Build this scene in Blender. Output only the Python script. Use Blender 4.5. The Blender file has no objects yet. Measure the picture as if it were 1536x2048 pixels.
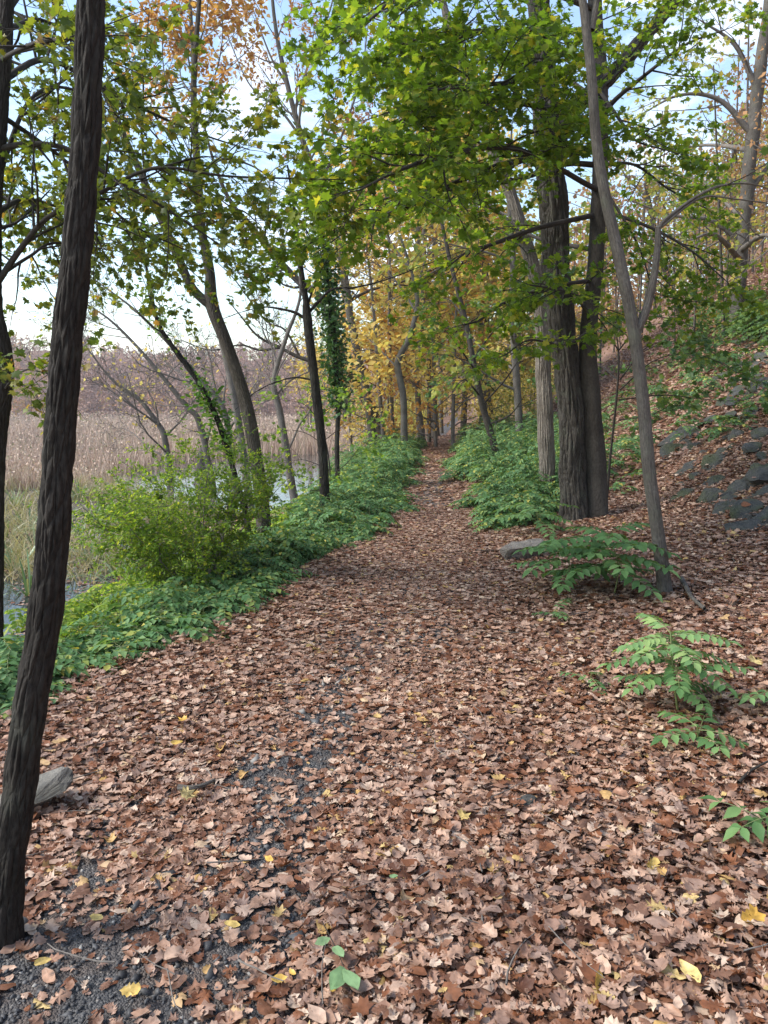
import bpy, math
import numpy as np
from mathutils import Matrix

# ------------------------------------------------------------------ camera, sky, sun, exposure
SC = bpy.context.scene
COL = SC.collection
CAM_H, PITCH, FPX = 1.55, math.radians(8.3), 1538.0
cam = bpy.data.cameras.new('camera')
cam.sensor_fit = 'HORIZONTAL'; cam.sensor_width = 36.0; cam.lens = 36.0 * FPX / 1536.0
cam.clip_start = 0.05; cam.clip_end = 3000
camo = bpy.data.objects.new('camera', cam); COL.objects.link(camo)
camo.location = (0, 0, CAM_H); camo.rotation_euler = (math.pi / 2 - PITCH, 0, 0)
SC.camera = camo

SUN_EL, SUN_AZ = math.radians(44), math.radians(-98)      # azimuth from +Y, negative = to the left
world = bpy.data.worlds.new('World'); SC.world = world; world.use_nodes = True
nt = world.node_tree; nt.nodes.clear()
wo = nt.nodes.new('ShaderNodeOutputWorld'); bg = nt.nodes.new('ShaderNodeBackground')
sky = nt.nodes.new('ShaderNodeTexSky'); sky.sky_type = 'NISHITA'; sky.sun_disc = False
sky.sun_elevation = SUN_EL; sky.sun_rotation = SUN_AZ; sky.air_density = 1.2; sky.dust_density = 0.6
tc = nt.nodes.new('ShaderNodeTexCoord'); mp = nt.nodes.new('ShaderNodeMapping')
mp.inputs['Scale'].default_value = (1.0, 1.0, 2.6)
nz = nt.nodes.new('ShaderNodeTexNoise'); nz.inputs['Scale'].default_value = 3.1
nz.inputs['Detail'].default_value = 7; nz.inputs['Roughness'].default_value = 0.6; nz.inputs['Distortion'].default_value = 0.4
cr = nt.nodes.new('ShaderNodeValToRGB'); cr.color_ramp.elements[0].position = 0.50; cr.color_ramp.elements[1].position = 0.76
mx = nt.nodes.new('ShaderNodeMix'); mx.data_type = 'RGBA'
mx.inputs[7].default_value = (6.9, 6.8, 6.6, 1)        # sunlit cloud, in the sky texture's own units
nt.links.new(tc.outputs['Generated'], mp.inputs['Vector']); nt.links.new(mp.outputs['Vector'], nz.inputs['Vector'])
nt.links.new(nz.outputs['Fac'], cr.inputs['Fac']); nt.links.new(cr.outputs['Color'], mx.inputs[0])
nt.links.new(sky.outputs['Color'], mx.inputs[6]); nt.links.new(mx.outputs[2], bg.inputs['Color'])
bg.inputs['Strength'].default_value = 0.115
nt.links.new(bg.outputs['Background'], wo.inputs['Surface'])

sl = bpy.data.lights.new('sun', 'SUN'); sl.energy = 2.2; sl.angle = math.radians(18); sl.color = (1.0, 0.95, 0.88)
so = bpy.data.objects.new('sun', sl); COL.objects.link(so)
sd = (math.sin(SUN_AZ) * math.cos(SUN_EL), math.cos(SUN_AZ) * math.cos(SUN_EL), math.sin(SUN_EL))
from mathutils import Vector
so.rotation_euler = Vector(sd).to_track_quat('Z', 'Y').to_euler()
so.location = (-20, 20, 30)

SC.view_settings.view_transform = 'Standard'; SC.view_settings.look = 'None'
SC.view_settings.gamma = 1.0; SC.view_settings.use_curve_mapping = False
SC.view_settings.exposure = 1.5
cy = SC.cycles
cy.max_bounces = 6; cy.diffuse_bounces = 4; cy.glossy_bounces = 2; cy.transmission_bounces = 4; cy.transparent_max_bounces = 4
cy.caustics_reflective = False; cy.caustics_refractive = False
cy.use_denoising = True
try: cy.denoiser = 'OPENIMAGEDENOISE'
except Exception: pass

# ------------------------------------------------------------------ helpers
rng = np.random.default_rng(11)
def nrm(v):
    v = np.asarray(v, float); return v / np.maximum(np.linalg.norm(v, axis=-1, keepdims=True), 1e-9)

def _hash(ix, iy, s):
    n = (ix.astype(np.int64) * 374761393 + iy.astype(np.int64) * 668265263 + s * 974711) & 0x7fffffff
    n = ((n ^ (n >> 13)) * 1274126177) & 0x7fffffff
    return ((n ^ (n >> 16)) & 0xffff) / 65535.0
def vnoise(x, y, s=0):
    x = np.asarray(x, float); y = np.asarray(y, float)
    ix = np.floor(x); iy = np.floor(y); fx = x - ix; fy = y - iy
    fx = fx * fx * (3 - 2 * fx); fy = fy * fy * (3 - 2 * fy)
    a = _hash(ix, iy, s); b = _hash(ix + 1, iy, s); c = _hash(ix, iy + 1, s); d = _hash(ix + 1, iy + 1, s)
    return (a * (1 - fx) + b * fx) * (1 - fy) + (c * (1 - fx) + d * fx) * fy
def fbm(x, y, s=0, o=4):
    t = 0; a = 0.5
    for k in range(o):
        t = t + a * vnoise(x * 2 ** k, y * 2 ** k, s + k); a *= 0.5
    return t
def sstep(a, b, x):
    t = np.clip((np.asarray(x, float) - a) / (b - a), 0, 1); return t * t * (3 - 2 * t)

PY = np.array([-6, 0.0, 1.9, 3.0, 5.5, 8.0, 12, 18, 24, 36, 60, 120, 600])
PX = np.array([-2.2, -1.5, -0.80, -0.36, 0.12, 0.38, 0.80, 1.30, 1.70, 2.6, 5.5, 14, 80])
def xc(y): return np.interp(y, PY, PX)                                        # worn line of the path
def xl(y): return np.interp(y, [-6, 1.5, 2.6, 3.9, 5.7, 8, 10, 13.2, 24, 60, 600], [-3.6, -2.3, -2.0, -1.75, -1.05, -0.36, 0.1, 0.50, 1.15, 4.7, 78])   # left edge
def xr(y): return np.interp(y, [-6, 2, 5, 8.1, 9.9, 15, 24, 36, 60, 600], [0.2, 0.5, 0.85, 1.2, 1.05, 1.30, 2.2, 3.1, 6.3, 82])  # right edge
WATER_Z = -1.62
def H(x, y):
    x = np.asarray(x, float); y = np.asarray(y, float)
    d = x - xr(y)
    dd = np.maximum(d, 0)
    z = np.where(d > 0, 0.09 * dd + 0.62 * (np.logaddexp(0, (dd - 2.6) * 2.2) / 2.2 - np.logaddexp(0, -2.6 * 2.2) / 2.2), 0)
    z = 30 * np.tanh(z / 30)
    z = z + sstep(0.6, 3.0, d) * (fbm(x * 0.9, y * 0.9, 3) - 0.45) * 0.35
    dl = np.maximum(xl(y) - x, 0)
    drop = -0.26 * np.minimum(dl, 1.4) - 1.26 * sstep(1.3, 4.6, dl)
    marsh = (fbm(x * 0.35, y * 0.35, 9) - 0.46) * 0.55 * sstep(2.0, 4.0, dl)
    ch = np.exp(-(((x + 4.2) / 5.6) ** 2 + ((y - 34) / 9.5) ** 2) ** 2) * sstep(2.4, 4.5, dl)
    far = np.exp(-((y - 118) / 9) ** 2) * sstep(4, 12, dl)
    z = z + drop + marsh - 0.7 * ch - 0.6 * far
    hill = sstep(126, 235, y) * (13.5 + 11.0 * (fbm(x * 0.016 + 3, y * 0.008, 21) - .3) + 2.6 * np.sin(x * .045 + .8) + 1.2 * np.sin(x * .11)) * sstep(60, -20, x - 40)
    return z + hill + 0.012 * (fbm(x * 5, y * 5, 5) - .5)

CP, SP = math.cos(PITCH), math.sin(PITCH)
def ray(px, py):
    a = (px - 768.0) / FPX; b = -(py - 1024.0) / FPX
    return np.array([a, CP + b * SP, -SP + b * CP])
def at(px, py, Y):
    r = ray(px, py); return np.array([0, 0, CAM_H]) + r * (Y / r[1])
def ground(px, py, tmin=0.8, tmax=120):
    r = ray(px, py); t = np.geomspace(tmin, tmax, 4000)
    X = r[0] * t; Yv = r[1] * t; Z = CAM_H + r[2] * t
    below = Z < H(X, Yv)
    i = np.argmax(below) if below.any() else len(t) - 1
    p = np.array([X[i], Yv[i], 0.0]); p[2] = float(H(p[0], p[1])); return p
def project(P):
    P = np.asarray(P, float); X = P[..., 0]; Y = P[..., 1]; Z = P[..., 2] - CAM_H
    f = Y * CP - Z * SP; u = Y * SP + Z * CP
    f = np.where(f > 0.05, f, 0.05)
    return 768 + FPX * X / f, 1024 - FPX * u / f, f

def tag(o, label=None, cat=None, group=None, kind=None):
    if label: o['label'] = label
    if cat: o['category'] = cat
    if group: o['group'] = group
    if kind: o['kind'] = kind
    return o
def empty(name, loc=(0, 0, 0)):
    o = bpy.data.objects.new(name, None); COL.objects.link(o); o.location = tuple(map(float, loc)); o.empty_display_size = 0.1
    return o
def make_mesh(name, V, faces, mat, attrs=None, smooth=False):
    """faces: list of int arrays (k,3) or (k,4); attrs: {name: (domain, type, data)}"""
    me = bpy.data.meshes.new(name)
    V = np.ascontiguousarray(V, np.float32)
    if not isinstance(faces, list): faces = [faces]
    faces = [np.asarray(f, np.int32) for f in faces if len(f)]
    lv = np.concatenate([f.ravel() for f in faces]); tot = np.concatenate([np.full(len(f), f.shape[1], np.int32) for f in faces])
    st = np.concatenate([[0], np.cumsum(tot)[:-1]]).astype(np.int32)
    me.vertices.add(len(V)); me.vertices.foreach_set('co', V.ravel())
    me.loops.add(len(lv)); me.loops.foreach_set('vertex_index', lv)
    me.polygons.add(len(tot)); me.polygons.foreach_set('loop_start', st); me.polygons.foreach_set('loop_total', tot)
    if smooth: me.polygons.foreach_set('use_smooth', np.ones(len(tot), bool))
    for an, (dom, typ, data) in (attrs or {}).items():
        a = me.attributes.new(an, typ, dom)
        a.data.foreach_set('vector' if typ == 'FLOAT_VECTOR' else 'value', np.ascontiguousarray(data, np.float32).ravel())
    me.update(); me.validate()
    if mat: me.materials.append(mat)
    return me
def link(name, me, parent=None, loc=None):
    o = bpy.data.objects.new(name, me); COL.objects.link(o)
    if parent is not None:
        o.parent = parent
        if parent.type == 'EMPTY' or parent.location.length > 0:
            o.matrix_parent_inverse = Matrix.Translation(parent.location).inverted()
    if loc is not None: o.location = tuple(map(float, loc))
    return o

# ------------------------------------------------------------------ materials
class NB:
    def __init__(s, name):
        s.m = bpy.data.materials.new(name); s.m.use_nodes = True; s.t = s.m.node_tree; s.t.nodes.clear()
        s.out = s.t.nodes.new('ShaderNodeOutputMaterial')
    def n(s, typ, **kw):
        nd = s.t.nodes.new(typ)
        for k, v in kw.items():
            if k.startswith('_'): setattr(nd, k[1:], v)
            else: nd.inputs[k.replace('__', ' ')].default_value = v
        return nd
    def l(s, a, b): s.t.links.new(a, b)
    def ramp(s, stops, src, interp='LINEAR'):
        r = s.t.nodes.new('ShaderNodeValToRGB'); r.color_ramp.interpolation = interp
        e = r.color_ramp.elements
        while len(e) < len(stops): e.new(0.5)
        for el, (p, c) in zip(e, stops): el.position = p; el.color = (*c, 1) if len(c) == 3 else c
        s.l(src, r.inputs['Fac']); return r
    def math(s, op, a, b=None):
        nd = s.t.nodes.new('ShaderNodeMath'); nd.operation = op
        for i, v in enumerate((a, b)):
            if v is None: continue
            if isinstance(v, (int, float)): nd.inputs[i].default_value = v
            else: s.l(v, nd.inputs[i])
        return nd.outputs[0]
    def mix(s, f, a, b, typ='RGBA', blend='MIX'):
        nd = s.t.nodes.new('ShaderNodeMix'); nd.data_type = typ
        if typ == 'RGBA': nd.blend_type = blend
        ia, ib, o = (6, 7, 2) if typ == 'RGBA' else (2, 3, 0)
        for i, v in ((0, f), (ia, a), (ib, b)):
            if isinstance(v, (int, float)): nd.inputs[i].default_value = v
            elif isinstance(v, tuple): nd.inputs[i].default_value = (*v, 1)
            else: s.l(v, nd.inputs[i])
        return nd.outputs[o]

def leaf_mat(name, stops, trans=0.35, rough=0.5, spec=0.3, mottle=0.0, tint=(1.25, 1.2, 0.55)):
    b = NB(name)
    at_ = b.n('ShaderNodeAttribute', _attribute_name='rnd'); oi = b.n('ShaderNodeObjectInfo')
    f = b.math('FRACT', b.math('ADD', at_.outputs['Fac'], oi.outputs['Random']))
    col = b.ramp(stops, f).outputs['Color']
    if mottle > 0:
        geo = b.n('ShaderNodeNewGeometry')
        nz = b.n('ShaderNodeTexNoise', Scale=55.0, Detail=4.0); b.l(geo.outputs['Position'], nz.inputs['Vector'])
        mm = b.ramp([(0.3, (1 - mottle,) * 3), (0.7, (1 + mottle * 0.6,) * 3)], nz.outputs['Fac'])
        col = b.mix(1.0, col, mm.outputs['Color'], blend='MULTIPLY')
    p = b.n('ShaderNodeBsdfPrincipled', Roughness=rough); p.inputs['Specular IOR Level'].default_value = spec
    b.l(col, p.inputs['Base Color'])
    if trans > 0:
        t = b.n('ShaderNodeBsdfTranslucent')
        tcol = b.mix(1.0, col, tint, blend='MULTIPLY'); b.l(tcol, t.inputs['Color'])
        m = b.n('ShaderNodeMixShader', Fac=trans); b.l(p.outputs[0], m.inputs[1]); b.l(t.outputs[0], m.inputs[2]); b.l(m.outputs[0], b.out.inputs['Surface'])
    else:
        b.l(p.outputs[0], b.out.inputs['Surface'])
    return b.m

def bark_mat(name, c1, c2, scale=34.0, stretch=0.13, depth=0.012, disp=False, moss=None, fine=1.0, warp=0.55):
    b = NB(name)
    a = b.n('ShaderNodeAttribute', _attribute_name='bark')
    w = b.n('ShaderNodeTexNoise', Scale=scale * 0.5, Detail=3.0); b.l(a.outputs['Vector'], w.inputs['Vector'])
    wv = b.n('ShaderNodeVectorMath', _operation='MULTIPLY_ADD'); wv.inputs[1].default_value = (warp / scale, warp / scale, 2.5 * warp / scale)
    b.l(w.outputs['Color'], wv.inputs[0]); b.l(a.outputs['Vector'], wv.inputs[2])
    m = b.n('ShaderNodeMapping'); m.inputs['Scale'].default_value = (1, 1, stretch); b.l(wv.outputs[0], m.inputs['Vector'])
    v = b.n('ShaderNodeTexVoronoi', Scale=scale, _feature='DISTANCE_TO_EDGE'); b.l(m.outputs[0], v.inputs['Vector'])
    ridge = b.ramp([(0.0, (0, 0, 0)), (0.16, (.55, .55, .55)), (0.42, (1, 1, 1))], v.outputs['Distance']).outputs['Color']
    m2 = b.n('ShaderNodeMapping'); m2.inputs['Scale'].default_value = (1, 1, 0.3); b.l(a.outputs['Vector'], m2.inputs['Vector'])
    nf = b.n('ShaderNodeTexNoise', Scale=110.0, Detail=6.0, Roughness=0.65); b.l(m2.outputs[0], nf.inputs['Vector'])
    nl = b.n('ShaderNodeTexNoise', Scale=5.0, Detail=4.0); b.l(a.outputs['Vector'], nl.inputs['Vector'])
    hgt = b.math('ADD', b.math('MULTIPLY', ridge, 1.0), b.math('MULTIPLY', nf.outputs['Fac'], 0.45 * fine))
    col = b.mix(b.ramp([(0.3, (0, 0, 0)), (0.7, (1, 1, 1))], nf.outputs['Fac']).outputs['Color'], c1, c2)
    lv = b.ramp([(0.3, (0.72, 0.70, 0.68)), (0.7, (1.2, 1.2, 1.2))], nl.outputs['Fac']).outputs['Color']
    col = b.mix(1.0, col, lv, blend='MULTIPLY')
    if moss:
        nm = b.n('ShaderNodeTexNoise', Scale=7.0, Detail=5.0); b.l(a.outputs['Vector'], nm.inputs['Vector'])
        col = b.mix(b.ramp([(0.54, (0, 0, 0)), (0.70, (.6, .6, .6))], nm.outputs['Fac']).outputs['Color'], col, moss)
    p = b.n('ShaderNodeBsdfPrincipled', Roughness=0.85); p.inputs['Specular IOR Level'].default_value = 0.2
    b.l(col, p.inputs['Base Color']); b.l(p.outputs[0], b.out.inputs['Surface'])
    if disp:
        d = b.n('ShaderNodeDisplacement', Midlevel=1.1, Scale=depth); b.l(hgt, d.inputs['Height']); b.l(d.outputs[0], b.out.inputs['Displacement'])
        b.m.displacement_method = 'BOTH'
    else:
        bp = b.n('ShaderNodeBump', Strength=1.0, Distance=depth); b.l(hgt, bp.inputs['Height']); b.l(bp.outputs[0], p.inputs['Normal'])
    return b.m

def ground_mat():
    b = NB('soil_and_leaf_mould'); geo = b.n('ShaderNodeNewGeometry')
    n1 = b.n('ShaderNodeTexNoise', Scale=2.0, Detail=8.0, Roughness=0.7); b.l(geo.outputs['Position'], n1.inputs['Vector'])
    v = b.n('ShaderNodeTexVoronoi', Scale=11.0, Randomness=1.0); b.l(geo.outputs['Position'], v.inputs['Vector'])
    sep = b.n('ShaderNodeSeparateColor'); b.l(v.outputs['Color'], sep.inputs[0])
    leafy = b.ramp([(0.0, (0.10, 0.05, 0.032)), (0.35, (0.19, 0.10, 0.065)), (0.7, (0.27, 0.155, 0.105)), (1.0, (0.36, 0.22, 0.15))], sep.outputs[0]).outputs['Color']
    dark = b.ramp([(0.3, (0.05, 0.035, 0.025)), (0.7, (0.12, 0.075, 0.05))], n1.outputs['Fac']).outputs['Color']
    zone = b.n('ShaderNodeAttribute', _attribute_name='zone')      # 0 leaf mould, 1 marsh mud
    soil = b.mix(0.65, dark, leafy)
    mud = b.ramp([(0.3, (0.035, 0.03, 0.025)), (0.55, (0.10, 0.08, 0.06)), (0.75, (0.22, 0.17, 0.12))], n1.outputs['Fac']).outputs['Color']
    col = b.mix(zone.outputs['Fac'], soil, mud)
    p = b.n('ShaderNodeBsdfPrincipled', Roughness=0.9); p.inputs['Specular IOR Level'].default_value = 0.2
    b.l(col, p.inputs['Base Color']); b.l(p.outputs[0], b.out.inputs['Surface'])
    bp = b.n('ShaderNodeBump', Strength=0.7, Distance=0.05); b.l(v.outputs['Distance'], bp.inputs['Height']); b.l(bp.outputs[0], p.inputs['Normal'])
    return b.m
def gravel_mat():
    b = NB('dark_gravel'); geo = b.n('ShaderNodeNewGeometry')
    v = b.n('ShaderNodeTexVoronoi', Scale=150.0); b.l(geo.outputs['Position'], v.inputs['Vector'])
    n1 = b.n('ShaderNodeTexNoise', Scale=6.0, Detail=6.0); b.l(geo.outputs['Position'], n1.inputs['Vector'])
    sep = b.n('ShaderNodeSeparateColor'); b.l(v.outputs['Color'], sep.inputs[0])
    col = b.ramp([(0.0, (0.022, 0.022, 0.023)), (0.6, (0.05, 0.049, 0.05)), (0.93, (0.09, 0.085, 0.08)), (1.0, (0.2, 0.18, 0.16))], sep.outputs[0]).outputs['Color']
    col = b.mix(b.ramp([(0.42, (0, 0, 0)), (0.66, (.8, .8, .8))], n1.outputs['Fac']).outputs['Color'], col, (0.10, 0.068, 0.05))
    p = b.n('ShaderNodeBsdfPrincipled', Roughness=0.75); b.l(col, p.inputs['Base Color']); b.l(p.outputs[0], b.out.inputs['Surface'])
    bp = b.n('ShaderNodeBump', Strength=0.9, Distance=0.008, _invert=True); b.l(v.outputs['Distance'], bp.inputs['Height']); b.l(bp.outputs[0], p.inputs['Normal'])
    return b.m
def rock_mat(name, c1, c2, moss):
    b = NB(name); tcn = b.n('ShaderNodeTexCoord'); oi = b.n('ShaderNodeObjectInfo')
    off = b.n('ShaderNodeVectorMath', _operation='ADD'); b.l(tcn.outputs['Object'], off.inputs[0]); b.l(oi.outputs['Location'], off.inputs[1])
    n1 = b.n('ShaderNodeTexNoise', Scale=14.0, Detail=9.0, Roughness=0.68); b.l(off.outputs[0], n1.inputs['Vector'])
    n2 = b.n('ShaderNodeTexNoise', Scale=3.5, Detail=5.0); b.l(off.outputs[0], n2.inputs['Vector'])
    col = b.mix(b.ramp([(0.3, (0, 0, 0)), (0.7, (1, 1, 1))], n1.outputs['Fac']).outputs['Color'], c1, c2)
    col = b.mix(b.ramp([(0.46, (0, 0, 0)), (0.64, (.9, .9, .9))], n2.outputs['Fac']).outputs['Color'], col, moss)
    p = b.n('ShaderNodeBsdfPrincipled', Roughness=0.8); b.l(col, p.inputs['Base Color']); b.l(p.outputs[0], b.out.inputs['Surface'])
    ms = b.n('ShaderNodeMapping'); ms.inputs['Scale'].default_value = (1, 1, 9); b.l(off.outputs[0], ms.inputs['Vector'])
    n3 = b.n('ShaderNodeTexNoise', Scale=6.0, Detail=6.0, Roughness=0.6, Distortion=.6); b.l(ms.outputs[0], n3.inputs['Vector'])
    hh = b.math('ADD', n1.outputs['Fac'], b.math('MULTIPLY', n3.outputs['Fac'], 1.4))
    bp = b.n('ShaderNodeBump', Strength=1.0, Distance=0.03); b.l(hh, bp.inputs['Height']); b.l(bp.outputs[0], p.inputs['Normal'])
    return b.m
def water_mat():
    b = NB('still_water'); geo = b.n('ShaderNodeNewGeometry')
    n1 = b.n('ShaderNodeTexNoise', Scale=3.0, Detail=4.0); b.l(geo.outputs['Position'], n1.inputs['Vector'])
    p = b.n('ShaderNodeBsdfPrincipled', Roughness=0.08); p.inputs['Base Color'].default_value = (0.03, 0.035, 0.035, 1); p.inputs['IOR'].default_value = 1.33
    bp = b.n('ShaderNodeBump', Strength=0.25, Distance=0.02); b.l(n1.outputs['Fac'], bp.inputs['Height']); b.l(bp.outputs[0], p.inputs['Normal'])
    b.l(p.outputs[0], b.out.inputs['Surface']); return b.m

M = {}
M['ground'] = ground_mat(); M['gravel'] = gravel_mat(); M['water'] = water_mat()
M['slate'] = rock_mat('mossy_slate', (0.025, 0.026, 0.024), (0.085, 0.083, 0.074), (0.05, 0.058, 0.022))
M['rock'] = rock_mat('grey_brown_rock', (0.14, 0.115, 0.095), (0.30, 0.26, 0.22), (0.17, 0.16, 0.11))
M['bark_dark'] = bark_mat('dark_furrowed_bark', (0.010, 0.009, 0.008), (0.040, 0.035, 0.030), 64, 0.13, 0.008, True, (0.05, 0.05, 0.04), 1.5, .22)
M['bark_oak'] = bark_mat('grey_oak_bark', (0.028, 0.025, 0.022), (0.088, 0.079, 0.068), 27, 0.075, 0.034, True, (0.085, 0.09, 0.07))
M['bark_pale'] = bark_mat('pale_shaggy_bark', (0.11, 0.095, 0.08), (0.25, 0.22, 0.185), 40, 0.05, 0.018, True)
M['bark_smooth'] = bark_mat('smooth_maple_bark', (0.035, 0.030, 0.026), (0.085, 0.075, 0.064), 30, 0.5, 0.004)
M['bark_grey'] = bark_mat('slender_grey_bark', (0.07, 0.063, 0.055), (0.16, 0.145, 0.126), 60, 0.10, 0.005, False, (0.13, 0.135, 0.10))
M['bark_brown'] = bark_mat('brown_bark', (0.035, 0.030, 0.025), (0.105, 0.090, 0.074), 45, 0.13, 0.008)
M['bark_far'] = bark_mat('weathered_far_bark', (0.085, 0.076, 0.067), (0.19, 0.17, 0.15), 30, 0.15, 0.006)
M['twig'] = bark_mat('twig_bark', (0.022, 0.019, 0.016), (0.06, 0.052, 0.044), 60, 0.2, 0.001)
M['twig_grey'] = bark_mat('grey_twig_bark', (0.09, 0.08, 0.072), (0.20, 0.18, 0.16), 60, 0.2, 0.001)

M['maple'] = leaf_mat('green_maple_leaf', [(0, (0.09, 0.165, 0.022)), (0.35, (0.13, 0.225, 0.03)), (0.7, (0.18, 0.28, 0.035)), (0.9, (0.28, 0.35, 0.045)), (1, (0.40, 0.37, 0.05))], 0.66, 0.42, 0.3)
M['maple_olive'] = leaf_mat('olive_maple_leaf', [(0, (0.075, 0.12, 0.022)), (0.45, (0.12, 0.17, 0.03)), (0.8, (0.19, 0.225, 0.035)), (0.95, (0.30, 0.27, 0.04)), (1, (0.32, 0.18, 0.06))], 0.55, 0.45, 0.3)
M['low_maple'] = leaf_mat('understorey_leaf', [(0, (0.05, 0.11, 0.035)), (0.5, (0.09, 0.17, 0.05)), (0.9, (0.15, 0.24, 0.06)), (1, (0.28, 0.28, 0.06))], 0.4, 0.45, 0.3)
M['orange'] = leaf_mat('orange_leaf', [(0, (0.36, 0.16, 0.04)), (0.4, (0.54, 0.27, 0.07)), (0.75, (0.60, 0.36, 0.11)), (1, (0.50, 0.37, 0.10))], 0.45, .5, .3, 0, (1.1, 1.05, .75))
M['russet'] = leaf_mat('russet_leaf', [(0, (0.26, 0.10, 0.06)), (0.5, (0.42, 0.20, 0.10)), (1, (0.48, 0.30, 0.12))], 0.4)
M['yellow'] = leaf_mat('yellow_leaf', [(0, (0.60, 0.38, 0.10)), (0.35, (0.70, 0.53, 0.15)), (0.8, (0.72, 0.61, 0.22)), (1, (0.55, 0.53, 0.16))], 0.55, .5, .3, 0, (1.1, 1.05, .75))
M['yellowgreen'] = leaf_mat('yellow_green_leaf', [(0, (0.15, 0.21, 0.045)), (0.5, (0.30, 0.34, 0.075)), (0.8, (0.46, 0.43, 0.09)), (1, (0.50, 0.34, 0.08))], 0.5, .5, .3, 0, (1.1, 1.1, .75))
M['cover'] = leaf_mat('ground_cover_leaflet', [(0, (0.045, 0.11, 0.04)), (0.3, (0.085, 0.18, 0.06)), (0.6, (0.12, 0.24, 0.10)), (0.85, (0.20, 0.31, 0.12)), (0.95, (0.28, 0.34, 0.08)), (1, (0.48, 0.42, 0.10))], 0.35, 0.55, 0.22)
M['pinnate'] = leaf_mat('pinnate_leaflet', [(0, (0.07, 0.15, 0.05)), (0.6, (0.12, 0.235, 0.08)), (1, (0.19, 0.31, 0.11))], 0.35, 0.5, 0.25)
M['pinnate_pale'] = leaf_mat('pale_pinnate_leaflet', [(0, (0.13, 0.24, 0.09)), (0.6, (0.19, 0.32, 0.12)), (1, (0.30, 0.40, 0.14))], 0.35, 0.45, 0.35)
M['shrub'] = leaf_mat('small_shrub_leaf', [(0, (0.10, 0.20, 0.03)), (0.5, (0.19, 0.31, 0.045)), (0.85, (0.31, 0.41, 0.06)), (1, (0.46, 0.48, 0.09))], 0.58, 0.45, 0.3)
M['vine'] = leaf_mat('vine_leaf', [(0, (0.05, 0.13, 0.022)), (0.6, (0.10, 0.21, 0.03)), (1, (0.24, 0.36, 0.05))], 0.45, 0.4, 0.35)
M['ivy'] = leaf_mat('ivy_leaf', [(0, (0.03, 0.08, 0.025)), (0.6, (0.06, 0.14, 0.04)), (1, (0.12, 0.20, 0.05))], 0.25, 0.4, 0.4)
M['litter'] = leaf_mat('fallen_brown_leaf', [(0, (0.08, 0.032, 0.018)), (0.14, (0.21, 0.08, 0.034)), (0.28, (0.15, 0.078, 0.050)), (0.42, (0.30, 0.155, 0.095)), (0.56, (0.27, 0.18, 0.14)), (0.72, (0.40, 0.235, 0.155)), (0.88, (0.46, 0.31, 0.225)), (0.955, (0.53, 0.40, 0.30)), (0.985, (0.45, 0.27, 0.09)), (1, (0.52, 0.38, 0.16))], 0.12, 0.5, 0.35, 0.3, (1.1, 1, .85))
M['gold'] = leaf_mat('fallen_golden_leaf', [(0, (0.52, 0.29, 0.05)), (0.5, (0.58, 0.39, 0.10)), (1, (0.58, 0.46, 0.20))], 0.12, 0.5, 0.3, 0.45)
M['fresh'] = leaf_mat('fallen_green_leaf', [(0, (0.16, 0.28, 0.12)), (1, (0.22, 0.33, 0.16))], 0.15, 0.5, 0.3, 0.15)
M['reed'] = leaf_mat('dry_reed', [(0, (0.30, 0.21, 0.16)), (0.4, (0.52, 0.38, 0.30)), (0.8, (0.62, 0.49, 0.39)), (0.95, (0.38, 0.32, 0.21)), (1, (0.24, 0.25, 0.13))], 0.2, 0.7, 0.15, 0, (1.05, 1, .95))
M['sedge'] = leaf_mat('marsh_grass', [(0, (0.15, 0.19, 0.08)), (0.4, (0.32, 0.29, 0.16)), (0.8, (0.45, 0.38, 0.26)), (1, (0.52, 0.45, 0.32))], 0.3, 0.6, 0.2)
M['iris'] = leaf_mat('strap_leaf', [(0, (0.08, 0.15, 0.07)), (0.5, (0.15, 0.24, 0.11)), (0.8, (0.28, 0.33, 0.16)), (1, (0.46, 0.40, 0.26))], 0.25, 0.4, 0.4)
M['farwood'] = leaf_mat('far_wood_twig', [(0, (0.24, 0.16, 0.14)), (0.35, (0.38, 0.25, 0.205)), (0.65, (0.46, 0.29, 0.23)), (0.85, (0.50, 0.25, 0.15)), (0.95, (0.40, 0.27, 0.11)), (1, (0.25, 0.25, 0.10))], 0.2, 0.8, 0.1, 0, (1.05, 1, .95))
M['hillwood'] = leaf_mat('hillside_wood_leaf', [(0, (0.20, 0.12, 0.085)), (0.3, (0.38, 0.22, 0.13)), (0.55, (0.46, 0.25, 0.10)), (0.8, (0.48, 0.36, 0.09)), (1, (0.26, 0.30, 0.07))], 0.35, 0.7, 0.1)

# ------------------------------------------------------------------ leaf shapes
def fan(outline, curl=0.0, fold=0.0, seed=0):
    o = np.array(outline, float); V = np.vstack([[0, 0.38, 0], np.c_[o, np.zeros(len(o))]])
    z = curl * (V[:, 1] - 0.4) ** 2 + fold * np.abs(V[:, 0]) + 0.06 * curl * np.sin(9 * V[:, 0] + seed)
    V[:, 2] = z - z[0]
    n = len(o); F = np.array([[0, 1 + i, 1 + (i + 1) % n] for i in range(n)])
    return V, F
def sym(right):     # right side from base to tip (x>=0), mirrored
    r = list(right); return r + [(-x, y) for x, y in reversed(r) if x > 1e-6]
MAPLE = sym([(0, 0.0), (0.14, 0.10), (0.42, 0.02), (0.33, 0.22), (0.56, 0.42), (0.36, 0.46), (0.40, 0.66), (0.15, 0.60), (0, 1.0)])
OAK_R = sym([(0, 0), (0.07, 0.12), (0.22, 0.17), (0.13, 0.30), (0.36, 0.42), (0.16, 0.50), (0.38, 0.68), (0.15, 0.70), (0.20, 0.88), (0, 1.0)])
OVAL = sym([(0, 0), (0.15, 0.12), (0.27, 0.38), (0.24, 0.64), (0.10, 0.88), (0, 1.0)])
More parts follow.
